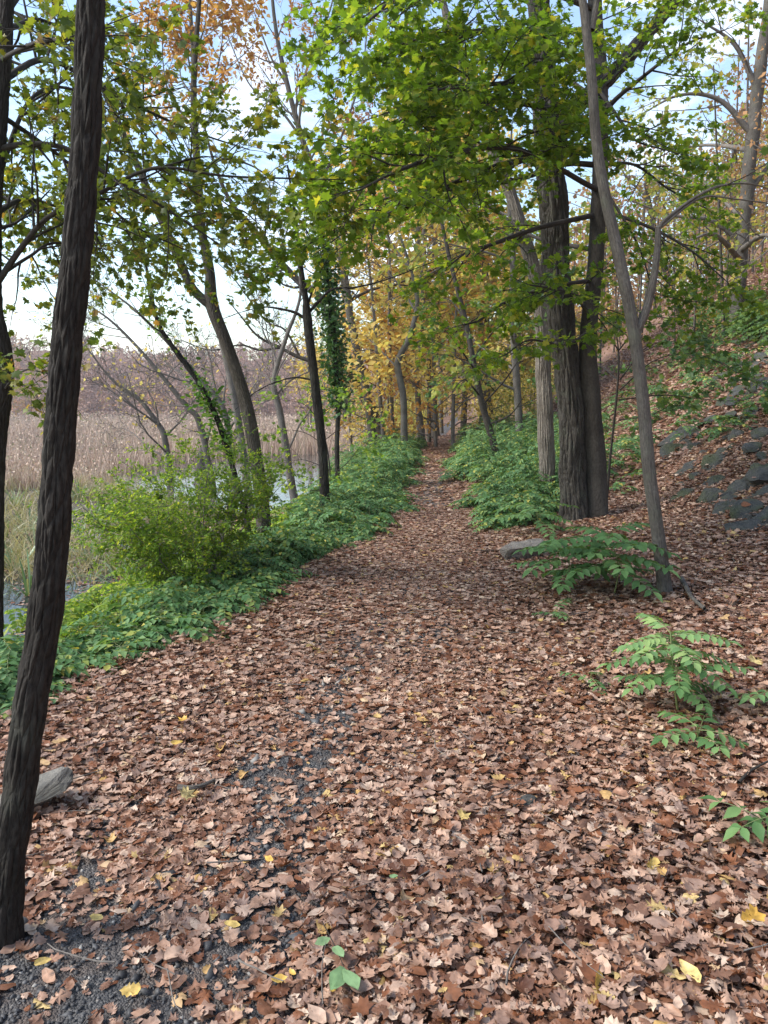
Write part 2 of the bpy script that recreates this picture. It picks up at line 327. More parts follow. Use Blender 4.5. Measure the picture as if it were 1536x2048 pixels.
MAPLE_LO = sym([(0, 0.02), (0.42, 0.08), (0.28, 0.30), (0.54, 0.48), (0.22, 0.58), (0, 1.0)])
SIMPLE = sym([(0, 0), (0.30, 0.35), (0.20, 0.70), (0, 1.0)])

def ribbed(outline, curl, roll, twist, seed):
    """a fallen leaf: outline ring, an inner ring and a rib, bent out of plane"""
    r = np.random.default_rng(seed); o = np.array(outline, float)
    o = o + r.normal(0, 0.03, o.shape)
    inner = np.c_[o[:, 0] * 0.45, 0.5 + (o[:, 1] - 0.5) * 0.72]
    V = np.vstack([[0, 0.5], inner, o]); n = len(o)
    F = [[0, 1 + i, 1 + (i + 1) % n] for i in range(n)]
    for i in range(n):
        j = (i + 1) % n; F += [[1 + i, 1 + n + i, 1 + n + j], [1 + i, 1 + n + j, 1 + j]]
    x, y = V[:, 0], V[:, 1] - 0.5
    z = roll * x * x * 1.1 + curl * y * y * 0.8 + twist * x * y * 0.9 + 0.035 * np.sin(8 * x + 6 * y + seed) + r.normal(0, 0.016, len(V))
    sh = 1 - 0.25 * abs(roll) * np.abs(x) * 2
    return np.c_[V[:, 0] * sh, V[:, 1], z - z.min() * 0.6], np.array(F)

# ------------------------------------------------------------------ building many small faces at once
def frames(Y, Z):
    Y = nrm(Y); X = nrm(np.cross(Y, Z)); Z2 = np.cross(X, Y); return X, Y, Z2
def scatter(tpls, pos, X, Y, Z, size, idx=None):
    """join copies of templates into one vertex/face array with one random number per face"""
    N = len(pos); size = np.broadcast_to(size, (N,))
    if idx is None: idx = rng.integers(0, len(tpls), N)
    Vs, Fs, Rs, off = [], [], [], 0
    for k, (tv, tf) in enumerate(tpls):
        s = np.where(idx == k)[0]
        if not len(s): continue
        v = (tv[None, :, 0, None] * X[s][:, None] + tv[None, :, 1, None] * Y[s][:, None] + tv[None, :, 2, None] * Z[s][:, None]) * size[s][:, None, None] + pos[s][:, None]
        f = tf[None] + (np.arange(len(s)) * len(tv))[:, None, None] + off
        Vs.append(v.reshape(-1, 3)); Fs.append(f.reshape(-1, tf.shape[1])); off += len(s) * len(tv)
        Rs.append(np.repeat(rng.random(len(s)), len(tf)))
    return np.vstack(Vs), np.vstack(Fs), np.concatenate(Rs)
def scatter_obj(name, tpls, pos, X, Y, Z, size, mat, parent=None, kind='stuff', rnd=None):
    V, F, R = scatter(tpls, pos, X, Y, Z, size)
    if rnd is not None: R = rnd(R)
    o = link(name, make_mesh(name, V, F, mat, {'rnd': ('FACE', 'FLOAT', R)}), parent)
    if kind: o['kind'] = kind
    return o

_gn = {}
def gn_group(srcs):
    key = tuple(o.name for o in srcs)
    if key in _gn: return _gn[key]
    ng = bpy.data.node_groups.new('scatter_leaves', 'GeometryNodeTree'); ng.is_modifier = True
    ng.interface.new_socket('Geometry', in_out='INPUT', socket_type='NodeSocketGeometry'); ng.interface.new_socket('Geometry', in_out='OUTPUT', socket_type='NodeSocketGeometry')
    N = ng.nodes; L = ng.links; gi = N.new('NodeGroupInput'); go = N.new('NodeGroupOutput'); j = N.new('GeometryNodeGeometryToInstance')
    for o in srcs:
        oi = N.new('GeometryNodeObjectInfo'); oi.inputs['Object'].default_value = o; L.new(oi.outputs['Geometry'], j.inputs[0])
    ip = N.new('GeometryNodeInstanceOnPoints'); ip.inputs['Pick Instance'].default_value = True
    L.new(gi.outputs[0], ip.inputs['Points']); L.new(j.outputs[0], ip.inputs['Instance'])
    def na(nm, typ):
        n = N.new('GeometryNodeInputNamedAttribute'); n.data_type = typ; n.inputs['Name'].default_value = nm
        return next(s for s in n.outputs if s.enabled and s.name == 'Attribute')
    e = N.new('FunctionNodeEulerToRotation'); L.new(na('rot', 'FLOAT_VECTOR'), e.inputs[0]); L.new(e.outputs[0], ip.inputs['Rotation'])
    L.new(na('scl', 'FLOAT_VECTOR'), ip.inputs['Scale']); L.new(na('idx', 'INT'), ip.inputs['Instance Index'])
    L.new(ip.outputs[0], go.inputs[0]); _gn[key] = ng; return ng
def instance_obj(name, srcs, pos, X, Y, Z, size, parent=None):
    n = len(pos); rot = np.stack([np.arctan2(Y[:, 2], Z[:, 2]), -np.arcsin(np.clip(X[:, 2], -1, 1)), np.arctan2(X[:, 1], X[:, 0])], 1)
    me = bpy.data.meshes.new(name); me.vertices.add(n); me.vertices.foreach_set('co', np.ascontiguousarray(pos, np.float32).ravel())
    a = me.attributes.new('rot', 'FLOAT_VECTOR', 'POINT'); a.data.foreach_set('vector', np.ascontiguousarray(rot, np.float32).ravel())
    a = me.attributes.new('scl', 'FLOAT_VECTOR', 'POINT'); a.data.foreach_set('vector', np.repeat(np.asarray(size, np.float32), 3))
    a = me.attributes.new('idx', 'INT', 'POINT'); a.data.foreach_set('value', rng.integers(0, len(srcs), n).astype(np.int32))
    o = link(name, me, parent); o.modifiers.new('scatter', 'NODES').node_group = gn_group(srcs); o['kind'] = 'stuff'; return o

def resample(P, R, n):
    P = np.asarray(P, float); R = np.asarray(R, float)
    s = np.r_[0, np.cumsum(np.linalg.norm(np.diff(P, axis=0), axis=1))]
    # Catmull-Rom through the points
    t = np.linspace(0, len(P) - 1, max(n * 2, 24)); i = np.clip(t.astype(int), 0, len(P) - 2); u = (t - i)[:, None]
    E = np.vstack([2 * P[0] - P[1], P, 2 * P[-1] - P[-2]])
    p0, p1, p2, p3 = E[i], E[i + 1], E[i + 2], E[i + 3]
    C = 0.5 * (2 * p1 + (p2 - p0) * u + (2 * p0 - 5 * p1 + 4 * p2 - p3) * u * u + (3 * p1 - p0 - 3 * p2 + p3) * u ** 3)
    rr = np.interp(t, np.arange(len(R)), R)
    L = np.r_[0, np.cumsum(np.linalg.norm(np.diff(C, axis=0), axis=1))]; q = np.linspace(0, L[-1], n)
    return np.stack([np.interp(q, L, C[:, k]) for k in range(3)], 1), np.interp(q, L, rr)
def tube_batch(P, R, sides, r0=None, lump=None):
    """P (M,n,3), R (M,n) -> verts, quads, bark coordinate"""
    M_, n, _ = P.shape
    T = np.gradient(P, axis=1); T = nrm(T)
    main = nrm(P[:, -1] - P[:, 0]); ref = np.where(np.abs(main[:, 2:3]) < 0.8, np.array([[0, 0, 1.0]]), np.array([[1.0, 0.3, 0]]))
    U = nrm(np.cross(T, ref[:, None, :])); W = np.cross(T, U)
    a = np.arange(sides) * 2 * np.pi / sides; ca, sa = np.cos(a), np.sin(a)
    RR = np.broadcast_to(R[:, :, None], (M_, n, sides))
    if lump is not None: RR = RR * lump
    V = P[:, :, None, :] + RR[..., None] * (ca[None, None, :, None] * U[:, :, None, :] + sa[None, None, :, None] * W[:, :, None, :])
    L = np.concatenate([np.zeros((M_, 1)), np.cumsum(np.linalg.norm(np.diff(P, axis=1), axis=2), axis=1)], 1)
    rb = (R.mean(axis=1) if r0 is None else np.full(M_, r0))[:, None, None]
    sh = rng.random((M_, 1, 1)) * 20
    B = np.stack([np.broadcast_to(rb * ca, (M_, n, sides)) + sh * 0, np.broadcast_to(rb * sa, (M_, n, sides)) + sh * 0, np.broadcast_to(L[:, :, None], (M_, n, sides)) + sh], -1)
    m = np.arange(M_)[:, None, None] * n * sides; i = np.arange(n - 1)[None, :, None] * sides; j = np.arange(sides)[None, None, :]; j2 = (j + 1) % sides
    F = np.stack([m + i + j, m + i + j2, m + i + sides + j2, m + i + sides + j], -1).reshape(-1, 4)
    return V.reshape(-1, 3), F, B.reshape(-1, 3)
def tube_obj(name, P, R, sides, mat, parent=None, n=40, flare=0.0, lumpy=0.05, r0=None, wob=0.35):
    C, r = resample(P, R, n)
    L = np.r_[0, np.cumsum(np.linalg.norm(np.diff(C, axis=0), axis=1))]
    C = C + np.stack([vnoise(L * 1.6, L * 0 + rng.random() * 90, 1) - .5, vnoise(L * 1.6, L * 0 + rng.random() * 90, 2) - .5, L * 0], 1) * (r[:, None] * wob) * sstep(0, .3, L)[:, None]
    a = np.arange(sides) * 2 * np.pi / sides
    s = rng.random() * 50
    lump = 1 + lumpy * 2 * (vnoise(np.cos(a)[None] * 1.5 + 7 + s + 0 * L[:, None], np.sin(a)[None] * 1.5 + L[:, None] * 2.5, 4) - 0.5)
    if flare:
        fl = np.exp(-L / (r[0] * 2.0))[:, None]
        lump = lump * (1 + flare * fl * (0.75 + 0.5 * np.cos(a[None] * 4 + s) + 0.3 * np.cos(a[None] * 3 + 2 * s)))
    V, F, B = tube_batch(C[None], r[None], sides, r0 or float(np.mean(r)), lump[None])
    me = make_mesh(name, V, F, mat, {'bark': ('POINT', 'FLOAT_VECTOR', B)}, True)
    return link(name, me, parent), C, r

# ------------------------------------------------------------------ trees
class Tree:
    def __init__(s, name, label, base, group=None, cat='tree'):
        s.root = empty(name, base); tag(s.root, label, cat, group)
        s.curves = {}; s.leaves = []; s.twigs = []
    def curve(s, P, r0, r1, sides):
        s.curves.setdefault((len(P), sides), []).append((P, np.linspace(r0, r1, len(P))))
    def leaf(s, p, d, size): s.leaves.append((p, d, size))
    def finish(s, bark, tpls, mat, singles=0, crown='crown', updown=0.75, variants=None):
        if s.twigs:
            P = np.array([t[0] for t in s.twigs]); D = nrm(np.array([t[1] for t in s.twigs])); L = np.array([t[2] for t in s.twigs]); rr = np.array([t[3] for t in s.twigs])
            st = s.twigs[0][4]; n = len(P); sz = np.array([t[4]['size'] for t in s.twigs]); nl = np.array([t[4]['leaves'] for t in s.twigs]); kp = np.array([t[4].get('keep', 1.0) for t in s.twigs])
            tt = np.array([0, .5, 1.0]); bend = rng.normal(0, .16, (n, 3)) + np.array([0, 0, -.08])
            W = P[:, None] + L[:, None, None] * (D[:, None] * tt[None, :, None] + bend[:, None] * (tt ** 2)[None, :, None])
            R = np.linspace(1, .5, 3)[None] * rr[:, None]
            s.curves.setdefault((3, 3), []).extend(zip(W, R))
            idx = np.repeat(np.arange(n), nl); idx = idx[rng.random(len(idx)) < kp[idx]]; m = len(idx)
            u = rng.uniform(.12, 1.0, m)
            lp = P[idx] + L[idx][:, None] * (D[idx] * u[:, None] + bend[idx] * (u ** 2)[:, None])
            h = nrm(np.cross(D[idx], [0, 0, 1.0]) + 1e-6); v = np.cross(h, D[idx]); a = rng.normal(0, .6, m) + np.pi * (rng.random(m) < .5); an = rng.uniform(.5, 1.3, m)
            ld = np.cos(an)[:, None] * D[idx] + np.sin(an)[:, None] * (np.cos(a)[:, None] * h + np.sin(a)[:, None] * v)
            s.leaves += list(zip(lp + ld * (sz[idx] * .35)[:, None], ld, sz[idx] * rng.uniform(.6, 1.15, m)))
        if s.curves:
            Vs, Fs, Bs, off = [], [], [], 0
            for (n, sd), cs in s.curves.items():
                V, F, B = tube_batch(np.stack([c[0] for c in cs]), np.stack([c[1] for c in cs]), sd)
                Vs.append(V); Fs.append(F + off); Bs.append(B); off += len(V)
            o = link('twigs', make_mesh('twigs', np.vstack(Vs), np.vstack(Fs), bark, {'bark': ('POINT', 'FLOAT_VECTOR', np.vstack(Bs))}, True), s.root)
            o['kind'] = 'stuff'
        if s.leaves and tpls:
            pos = np.array([l[0] for l in s.leaves]); d = np.array([l[1] for l in s.leaves]); size = np.array([l[2] for l in s.leaves])
            Z = nrm(np.array([0, 0, 1.0]) * updown + rng.normal(0, 0.42, pos.shape))
            X, Y, Z = frames(d + rng.normal(0, 0.25, d.shape) + np.array([0, 0, -0.25]), Z)
            keep = np.ones(len(pos), bool)
            if singles:
                u, v, f = project(pos)
                ok = (u > 10) & (u < 1526) & (v > 10) & (v < 2030)
                key = np.where(ok, f / size, 1e9); pick = np.argsort(key)[:singles]; pick = pick[key[pick] < 1e8]
                keep[pick] = False
                mv = [make_mesh('leaf', tv, tf, mat) for tv, tf in tpls]; made = []
                for q in pick:
                    o = link('leaf', mv[q % len(mv)], s.root)
                    m3 = np.stack([X[q], Y[q], Z[q]], 1) * size[q]
                    mw = Matrix([[*m3[0], pos[q][0]], [*m3[1], pos[q][1]], [*m3[2], pos[q][2]], [0, 0, 0, 1]])
                    o.matrix_parent_inverse = Matrix.Translation(s.root.location).inverted()
                    o.matrix_basis = mw; made.append(o)
            if singles and keep.any():
                first = {}
                for o in made: first.setdefault(o.data.name, o)
                instance_obj(crown, list(first.values()), pos[keep], X[keep], Y[keep], Z[keep], size[keep], s.root)
            elif keep.any():
                scatter_obj(crown, tpls, pos[keep], X[keep], Y[keep], Z[keep], size[keep], mat, s.root)
        return s.root

def wander(p, d, L, n, wob, trop):
    pts = [np.array(p, float)]; d = nrm(d); st = L / (n - 1)
    for _ in range(n - 1):
        d = nrm(d + rng.normal(0, wob, 3) + np.array([0, 0, trop])); pts.append(pts[-1] + d * st)
    return np.array(pts)
def side_dir(d, ang, flat):
    """a direction leaving d at the angle, mostly in the horizontal plane when flat is near 1"""
    d = nrm(d); h = nrm(np.cross(d, [0, 0, 1.0]) + 1e-6); v = np.cross(h, d)
    a = rng.normal(0, (1 - flat) * 1.6) + (0 if rng.random() < 0.5 else math.pi)
    s = math.cos(a) * h + math.sin(a) * v
    return nrm(math.cos(ang) * d + math.sin(ang) * s)
def foliate(T, C, r, st, t0=0.2, dens=1.0):
    """side branches, twigs and leaves along a limb C; st is a style dictionary"""
    L = np.r_[0, np.cumsum(np.linalg.norm(np.diff(C, axis=0), axis=1))]; tot = L[-1]
    nb = max(2, int(st['b_per_m'] * tot * (1 - t0) * dens + rng.random()))
    for k in range(nb + 1):
        t = t0 + (1 - t0) * (k + rng.random() * 0.8) / nb if k < nb else 1.0
        t = min(t, 1.0); s = t * tot
        p = np.array([np.interp(s, L, C[:, j]) for j in range(3)])
        i = min(np.searchsorted(L, s), len(C) - 1); i = max(i, 1); d = nrm(C[i] - C[i - 1])
        bl = st['b_len'] * (0.55 + 0.6 * (1 - t) + 0.35 * rng.random())
        bd = side_dir(d, rng.uniform(0.7, 1.15), st['flat']) if k < nb else d
        rb = min(np.interp(s, L, r) * 0.6, st.get('b_rad', 0.012))
        B = wander(p, bd, bl, 6, st.get('wob', 0.12), st.get('trop', 0.0))
        T.curve(B, rb, rb * 0.3, 5 if rb > .008 else 4)
        nt_ = max(2, int(st['t_num'] * (0.7 + 0.6 * rng.random())))
        for q in range(nt_ + 1):
            tt = 0.18 + 0.82 * (q + rng.random() * .7) / nt_ if q < nt_ else 1.0
            tt = min(tt, 1.0); x = tt * 5; a = min(int(x), 4); pp = B[a] + (B[a + 1] - B[a]) * (x - a); dd = nrm(B[a + 1] - B[a])
            td = side_dir(dd, rng.uniform(0.6, 1.1), st['flat'] * .9) if q < nt_ else dd
            tl = st['t_len'] * rng.uniform(0.5, 1.2)
            T.twigs.append((pp, td, tl, max(rb * 0.3, st.get('t_rad', 0.0022)), st))
def bare(T, C, r, st, t0=0.25, depth=2):
    """leafless side branching"""
    L = np.r_[0, np.cumsum(np.linalg.norm(np.diff(C, axis=0), axis=1))]; tot = L[-1]
    for k in range(max(2, int(st['b_per_m'] * tot * (1 - t0)))):
        s = (t0 + (1 - t0) * rng.random()) * tot
        p = np.array([np.interp(s, L, C[:, j]) for j in range(3)])
        i = max(min(np.searchsorted(L, s), len(C) - 1), 1); d = nrm(C[i] - C[i - 1])
        rb = max(np.interp(s, L, r) * rng.uniform(0.25, 0.5), st.get('rmin', .0025))
        B = wander(p, side_dir(d, rng.uniform(0.5, 1.0), st.get('flat', .3)), st['b_len'] * rng.uniform(.5, 1.2), 7, 0.16, st.get('trop', 0.03))
        T.curve(B, rb, rb * 0.25, 5)
        if depth > 1: bare(T, B, np.linspace(rb, rb * .25, 7), dict(st, b_len=st['b_len'] * .42, b_per_m=st['b_per_m'] * 2.4), 0.2, depth - 1)
        elif st.get('leaf_p', 0) > 0:
            for _ in range(st.get('leaf_n', 3)):
                if rng.random() < st['leaf_p']:
                    q = B[rng.integers(2, 7)]; T.leaf(q + rng.normal(0, .03, 3), rng.normal(0, 1, 3), st['size'] * rng.uniform(.6, 1.2))

def pts(spec, Y0):
    """(px, py[, dY]) -> world points on planes Y0 + dY"""
    return np.array([at(s[0], s[1], Y0 + (s[2] if len(s) > 2 else 0.0)) for s in spec])
MAPLES = [fan(MAPLE, c, f, s) for s, (c, f) in enumerate([(-0.25, -0.1), (-0.5, 0.12), (0.3, -0.2), (-0.35, 0.0)])]
MAPLES_LO = [fan(MAPLE_LO, c, f) for c, f in [(-0.3, -0.1), (0.3, 0.15)]]
OVALS = [fan(OVAL, c, f) for c, f in [(-0.3, 0.2), (0.2, 0.3), (-0.5, 0.1)]]
SIMPLES = [fan(SIMPLE, c, f) for c, f in [(-0.3, 0.2), (0.3, 0.3)]]
QUADS = [(np.array([[0, 0, 0], [0.34, 0.5, 0.06], [0, 1, 0], [-0.34, 0.5, 0.06]], float), np.array([[0, 1, 2], [0, 2, 3]]))]


# ------------------------------------------------------------------ the setting: ground, path, water
def axis(lo, a, b, hi, step, g):
    m = list(np.arange(a, b, step)); v, s = b, step
    while v < hi: m.append(v); s *= g; v += s
    m.append(hi); v, s = a, step; left = []
    while v > lo:
        s *= g; v -= s; left.append(max(v, lo))
    return np.array(left[::-1] + m)
gx = axis(-420, -4.0, 5.0, 300, 0.11, 1.06); gy = axis(-12, -1.0, 12.0, 520, 0.12, 1.05)
GX, GY = np.meshgrid(gx, gy); GZ = H(GX, GY)
V = np.stack([GX, GY, GZ], -1).reshape(-1, 3); nx, ny = len(gx), len(gy)
i, j = np.meshgrid(np.arange(nx - 1), np.arange(ny - 1)); a = (j * nx + i).ravel()
o = link('ground', make_mesh('ground', V, np.stack([a, a + 1, a + nx + 1, a + nx], 1), M['ground'],
         {'zone': ('POINT', 'FLOAT', (sstep(1.6, 3.2, xl(GY) - GX) * sstep(150, 118, GY)).ravel())}, True))
tag(o, 'sloping woodland ground under the fallen leaves', 'ground', kind='structure')

ty = np.concatenate([np.arange(0.2, 12, 0.1), np.arange(12, 70, 0.6)]); tw = np.linspace(-1, 1, 15)
half = np.interp(ty, [0, 2, 5, 9, 14, 70], [0.95, 0.85, 0.62, 0.45, 0.34, 0.34])
TX = xc(ty)[:, None] + half[:, None] * (tw[None] + (np.abs(tw[None]) > 0.9) * 0.25 * (vnoise(ty[:, None] * 3 + 0 * tw[None], np.sign(tw)[None] * 9 + 0 * ty[:, None], 8) - .6) * np.sign(tw)[None])
TY = np.broadcast_to(ty[:, None], TX.shape); TZ = H(TX, TY) + 0.010 - 0.016 * np.abs(tw[None]) ** 6
V = np.stack([TX, TY, TZ], -1).reshape(-1, 3); nw = len(tw)
i, j = np.meshgrid(np.arange(nw - 1), np.arange(len(ty) - 1)); a = (j * nw + i).ravel()
o = link('path', make_mesh('path', V, np.stack([a, a + 1, a + nw + 1, a + nw], 1), M['gravel'], None, True))
tag(o, 'dark gravel footpath showing between the fallen leaves', 'path', kind='structure')

wx = np.linspace(-220, 40, 40); wy = np.linspace(6, 190, 40); WX, WY = np.meshgrid(wx, wy)
V = np.stack([WX, WY, np.full_like(WX, WATER_Z)], -1).reshape(-1, 3)
i, j = np.meshgrid(np.arange(39), np.arange(39)); a = (j * 40 + i).ravel()
cx = V[a][:, 0] + 3; cyy = V[a][:, 1] + 2.4
a = a[cx < xl(cyy) - 1.0]
o = link('water', make_mesh('water', V, np.stack([a, a + 1, a + 41, a + 40], 1), M['water']))
tag(o, 'still marsh water with floating leaves beyond the trees', 'water', kind='structure')

# ------------------------------------------------------------------ gravel chips and fallen leaves
def chip(seed):
    r = np.random.default_rng(seed)
    v = np.array([[1, 0, 0], [0, 1, 0], [-1, 0, 0], [0, -1, 0], [0, 0, .7], [0, 0, -.6]], float) * r.uniform(.6, 1.2, (6, 1)) + r.normal(0, .12, (6, 3))
    return v, np.array([[0, 1, 4], [1, 2, 4], [2, 3, 4], [3, 0, 4], [1, 0, 5], [2, 1, 5], [3, 2, 5], [0, 3, 5]])
N = 15000
y = 1.2 + 6.5 * rng.random(N) ** 1.5; x = xc(y) + rng.normal(0, 0.5, N)
pos = np.stack([x, y, H(x, y) + 0.010], 1)
X, Y, Z = frames(rng.normal(0, 1, (N, 3)), rng.normal(0, 1, (N, 3)))
M['chip'] = leaf_mat('gravel_chip', [(0, (0.028, 0.027, 0.028)), (0.6, (0.06, 0.059, 0.06)), (0.92, (0.10, 0.097, 0.095)), (1, (0.30, 0.28, 0.25))], 0, 0.6, 0.4)
o = scatter_obj('gravel', [chip(k) for k in range(6)], pos, X, Y, Z, rng.uniform(0.004, 0.014, N) * (1 + (rng.random(N) < .04) * 1.2), M['chip'])
tag(o, 'loose dark stone chips of the gravel path', 'gravel', kind='stuff')

def bareness(x, y):
    """where the gravel shows: patches along the worn line near the viewer"""
    w = np.exp(-((x - xc(y)) / np.interp(y, [0, 2, 4, 7, 12], [.75, .62, .48, .36, .25])) ** 2)
    n = sstep(0.36, 0.58, fbm(x * 2.6 + 5, y * 1.5 + 2, 31)) * 0.85 + sstep(0.42, 0.58, fbm(x * 7, y * 5, 33)) * 0.35
    corner = np.exp(-(((x + 0.85) / .42) ** 2 + ((y - 1.75) / .45) ** 2) ** 1.5) * (.55 + .6 * fbm(x * 6, y * 6, 35))
    return np.clip(w * n * np.interp(y, [1.5, 2.6, 3.5, 6, 10, 16], [1.0, .95, 0.7, 0.6, .6, .4]) + corner * .9, 0, 0.9)
OAK2 = sym([(0, 0), (0.05, 0.10), (0.30, 0.13), (0.10, 0.26), (0.14, 0.33), (0.46, 0.42), (0.17, 0.50), (0.18, 0.58), (0.42, 0.76), (0.14, 0.76), (0.13, 0.90), (0, 1.0)])
OAK_W = sym([(0, 0), (0.10, 0.10), (0.25, 0.22), (0.18, 0.30), (0.40, 0.45), (0.24, 0.53), (0.44, 0.66), (0.30, 0.74), (0.36, 0.88), (0.16, 0.9), (0, 1.0)])
BROAD = sym([(0, 0), (0.20, 0.06), (0.36, 0.26), (0.30, 0.36), (0.38, 0.48), (0.24, 0.62), (0.22, 0.76), (0.08, 0.88), (0, 1.0)])
NEAR = []
k = 0
for outl in (OAK_R, OAK_W, OAK2, OVAL, OAK_W, MAPLE, BROAD):
    for c, r_, t in ((0.25, 0.35, 0.2), (-0.35, -0.5, -0.3), (0.6, 0.8, 0.35), (-0.15, 1.1, -0.4)):
        NEAR.append(ribbed(outl, c, r_, t, k)); k += 1
MID = [fan(o_, c, f, s) for s, (o_, c, f) in enumerate([(OAK_R, 0.35, .2), (MAPLE, -0.35, .15), (OAK_W, -0.3, -.2), (OVAL, .5, .3), (BROAD, .3, -.2), (OAK2, 0.4, 0.12)])]
FAR = [fan(SIMPLE, c, f) for c, f in [(.6, .4), (-.6, -.4)]] + [fan(MAPLE_LO, .5, .3)]

def litter_cloud(n, y0, y1, power, xa, xb, smin, smax, fluff, dens_fn=None):
    y = y0 + (y1 - y0) * rng.random(n) ** power
    lo, hi = xa(y), xb(y); x = lo + (hi - lo) * rng.random(n)
    keep = rng.random(n) > bareness(x, y)
    if dens_fn is not None: keep &= rng.random(n) < dens_fn(x, y)
    x, y = x[keep], y[keep]; n = len(x)
    on = np.exp(-((x - xc(y)) / 0.8) ** 2)                      # trodden flat on the path
    tilt = (0.34 - 0.20 * on) * fluff
    e = 0.05
    gnx = -(H(x + e, y) - H(x - e, y)) / (2 * e); gny = -(H(x, y + e) - H(x, y - e)) / (2 * e)
    Z = nrm(np.stack([gnx, gny, np.ones(n)], 1) + rng.normal(0, 1, (n, 3)) * tilt[:, None] * np.array([1, 1, .3]))
    Z = Z * np.where(rng.random(n) < 0.35, -1, 1)[:, None]
    ang = rng.random(n) * 2 * np.pi
    X, Y, Z = frames(np.stack([np.cos(ang), np.sin(ang), 0 * ang], 1), Z)
    Y2 = np.cross(Z, X)
    size = rng.uniform(smin, smax, n) * np.where(rng.random(n) < .35, .6, 1.0)
    lift = 0.012 + rng.random(n) * (0.008 + 0.040 * (1 - on)) * fluff
    pos = np.stack([x, y, H(x, y) + lift + size * tilt * 0.18], 1) - Y2 * (size * 0.5)[:, None]
    return pos, X, Y2, Z, size
# near leaves, the 300 that show largest as leaves of their own
fx = lambda s: (lambda y: s * (0.55 * y + 1.2))
A = litter_cloud(72000, 0.9, 4.6, 0.8, lambda y: np.maximum(fx(-1)(y), xl(y) - .8), fx(1), 0.026, 0.070, 1.0)
u, v, f = project(A[0] + A[2] * (A[4] * .5)[:, None])
vis = (u > 10) & (u < 1526) & (v > 1250) & (v < 2040)
key = np.where(vis, f / A[4] - A[0][:, 2] * 60, 1e9); pick = np.argsort(key)[:300]
keep = np.ones(len(A[0]), bool); keep[pick] = False
lit = empty('leaf_litter', (0, 2, 0)); tag(lit, 'thick carpet of fallen brown oak and maple leaves', 'leaf litter', kind='stuff')
nm = [make_mesh('fallen_leaf', tv, tf, M['litter']) for tv, tf in NEAR + MID + FAR]; src = {}
for c_, q in enumerate(pick):
    k = c_ % len(nm) if c_ < 2 * len(nm) else int(q) % len(NEAR)
    o = link('fallen_leaf', nm[k], lit); src.setdefault(k, o)
    m3 = np.stack([A[1][q], A[2][q], A[3][q]], 1) * A[4][q]; p = A[0][q]
    o.matrix_basis = Matrix([[*m3[0], p[0]], [*m3[1], p[1]], [*m3[2], p[2]], [0, 0, 0, 1]])
near_src = [src[k] for k in range(len(NEAR))]; mid_src = near_src[::3] + [src[len(NEAR) + k] for k in range(len(MID))]; far_src = [src[len(NEAR) + k] for k in range(len(MID) + len(FAR))]
instance_obj('near_leaves', near_src, *[q[keep] for q in A], lit)
A2 = litter_cloud(30000, 0.9, 4.8, 0.8, lambda y: np.maximum(fx(-1)(y), xl(y) - .8), fx(1), 0.016, 0.045, .6)
instance_obj('leaf_underlayer', mid_src, *A2, lit)
B = litter_cloud(170000, 4.5, 11, 0.75, lambda y: np.maximum(-0.55 * y - .3, xl(y) - .45), fx(1), 0.028, 0.074, 1.0)
instance_obj('middle_leaves', mid_src, *B, lit)
C_ = litter_cloud(150000, 10.5, 34, 0.8, lambda y: xl(y) - .4, lambda y: 0.52 * y + 1.5, 0.055, 0.11, 0.85)
instance_obj('distant_leaves', far_src, *C_, lit)
# leaves drifted down the bank and into the mud on the left
D = litter_cloud(14000, 4, 20, 0.8, lambda y: -0.5 * y - 1.5, lambda y: xl(y) - .3, 0.07, 0.12, 0.9)
ok = D[0][:, 2] > WATER_Z - 0.05
o = instance_obj('drifted_leaves', far_src, *[q[ok] for q in D])
tag(o, 'brown leaves drifted over the muddy marsh edge below the bank', 'leaf litter', kind='stuff')

# ------------------------------------------------------------------ single leaves that stand out
def lone_leaf(px, py, size, outline, mat, rot, label, tilt=(0.1, -0.2), curl=(0.3, 0.5, 0.2), seed=1, lift=0.055):
    p = ground(px, py); X, Y, Z = frames(np.array([[math.cos(rot), math.sin(rot), 0]]), nrm(np.array([[tilt[0], tilt[1] - .1, 1.0]])))
    tv, tf = ribbed(outline, *curl, seed)
    V = (tv[:, :1] * X + (tv[:, 1:2] - .5) * Y + tv[:, 2:] * Z) * size
    V[:, 2] -= V[:, 2].min()
    o = link('fallen_leaf', make_mesh('fallen_leaf', V, tf, mat)); o.location = (p[0], p[1], p[2] + lift)
    tag(o, label, 'leaf', 'leaves that stand out on the carpet')
lone_leaf(378, 1618, 0.070, MAPLE, M['gold'], 1.0, 'orange maple leaf propped up beside the bare muddy clump', (0.2, -.8), seed=3)
lone_leaf(365, 1462, 0.058, MAPLE, M['gold'], 2.4, 'orange maple leaf lying on the left half of the leaf carpet', seed=4)
lone_leaf(355, 1510, 0.053, OVAL, M['gold'], .3, 'yellow leaf below the orange maple leaf on the left', seed=5)
lone_leaf(195, 1870, 0.050, OVAL, M['gold'], -.3, 'curled yellow leaf on gravel right of the dark trunk base', seed=6)
lone_leaf(88, 1962, 0.044, OVAL, M['gold'], .5, 'narrow yellow leaf on dark gravel in the bottom left corner', (.3, -.4), (.2, 1.4, 0), 7)
lone_leaf(466, 1886, 0.050, OVAL, M['gold'], -.2, 'pale yellow oval leaf on the gravel near the bottom', seed=8)
lone_leaf(262, 2024, 0.053, OAK_W, M['gold'], .1, 'yellow leaf at the bottom edge left of centre', seed=9)
lone_leaf(560, 1998, 0.044, OVAL, M['gold'], .2, 'left one of two small yellow leaves left of the green leaf', seed=10)
lone_leaf(585, 1985, 0.030, OVAL, M['gold'], 2.2, 'right and smaller of two yellow leaves left of the green leaf', seed=11)
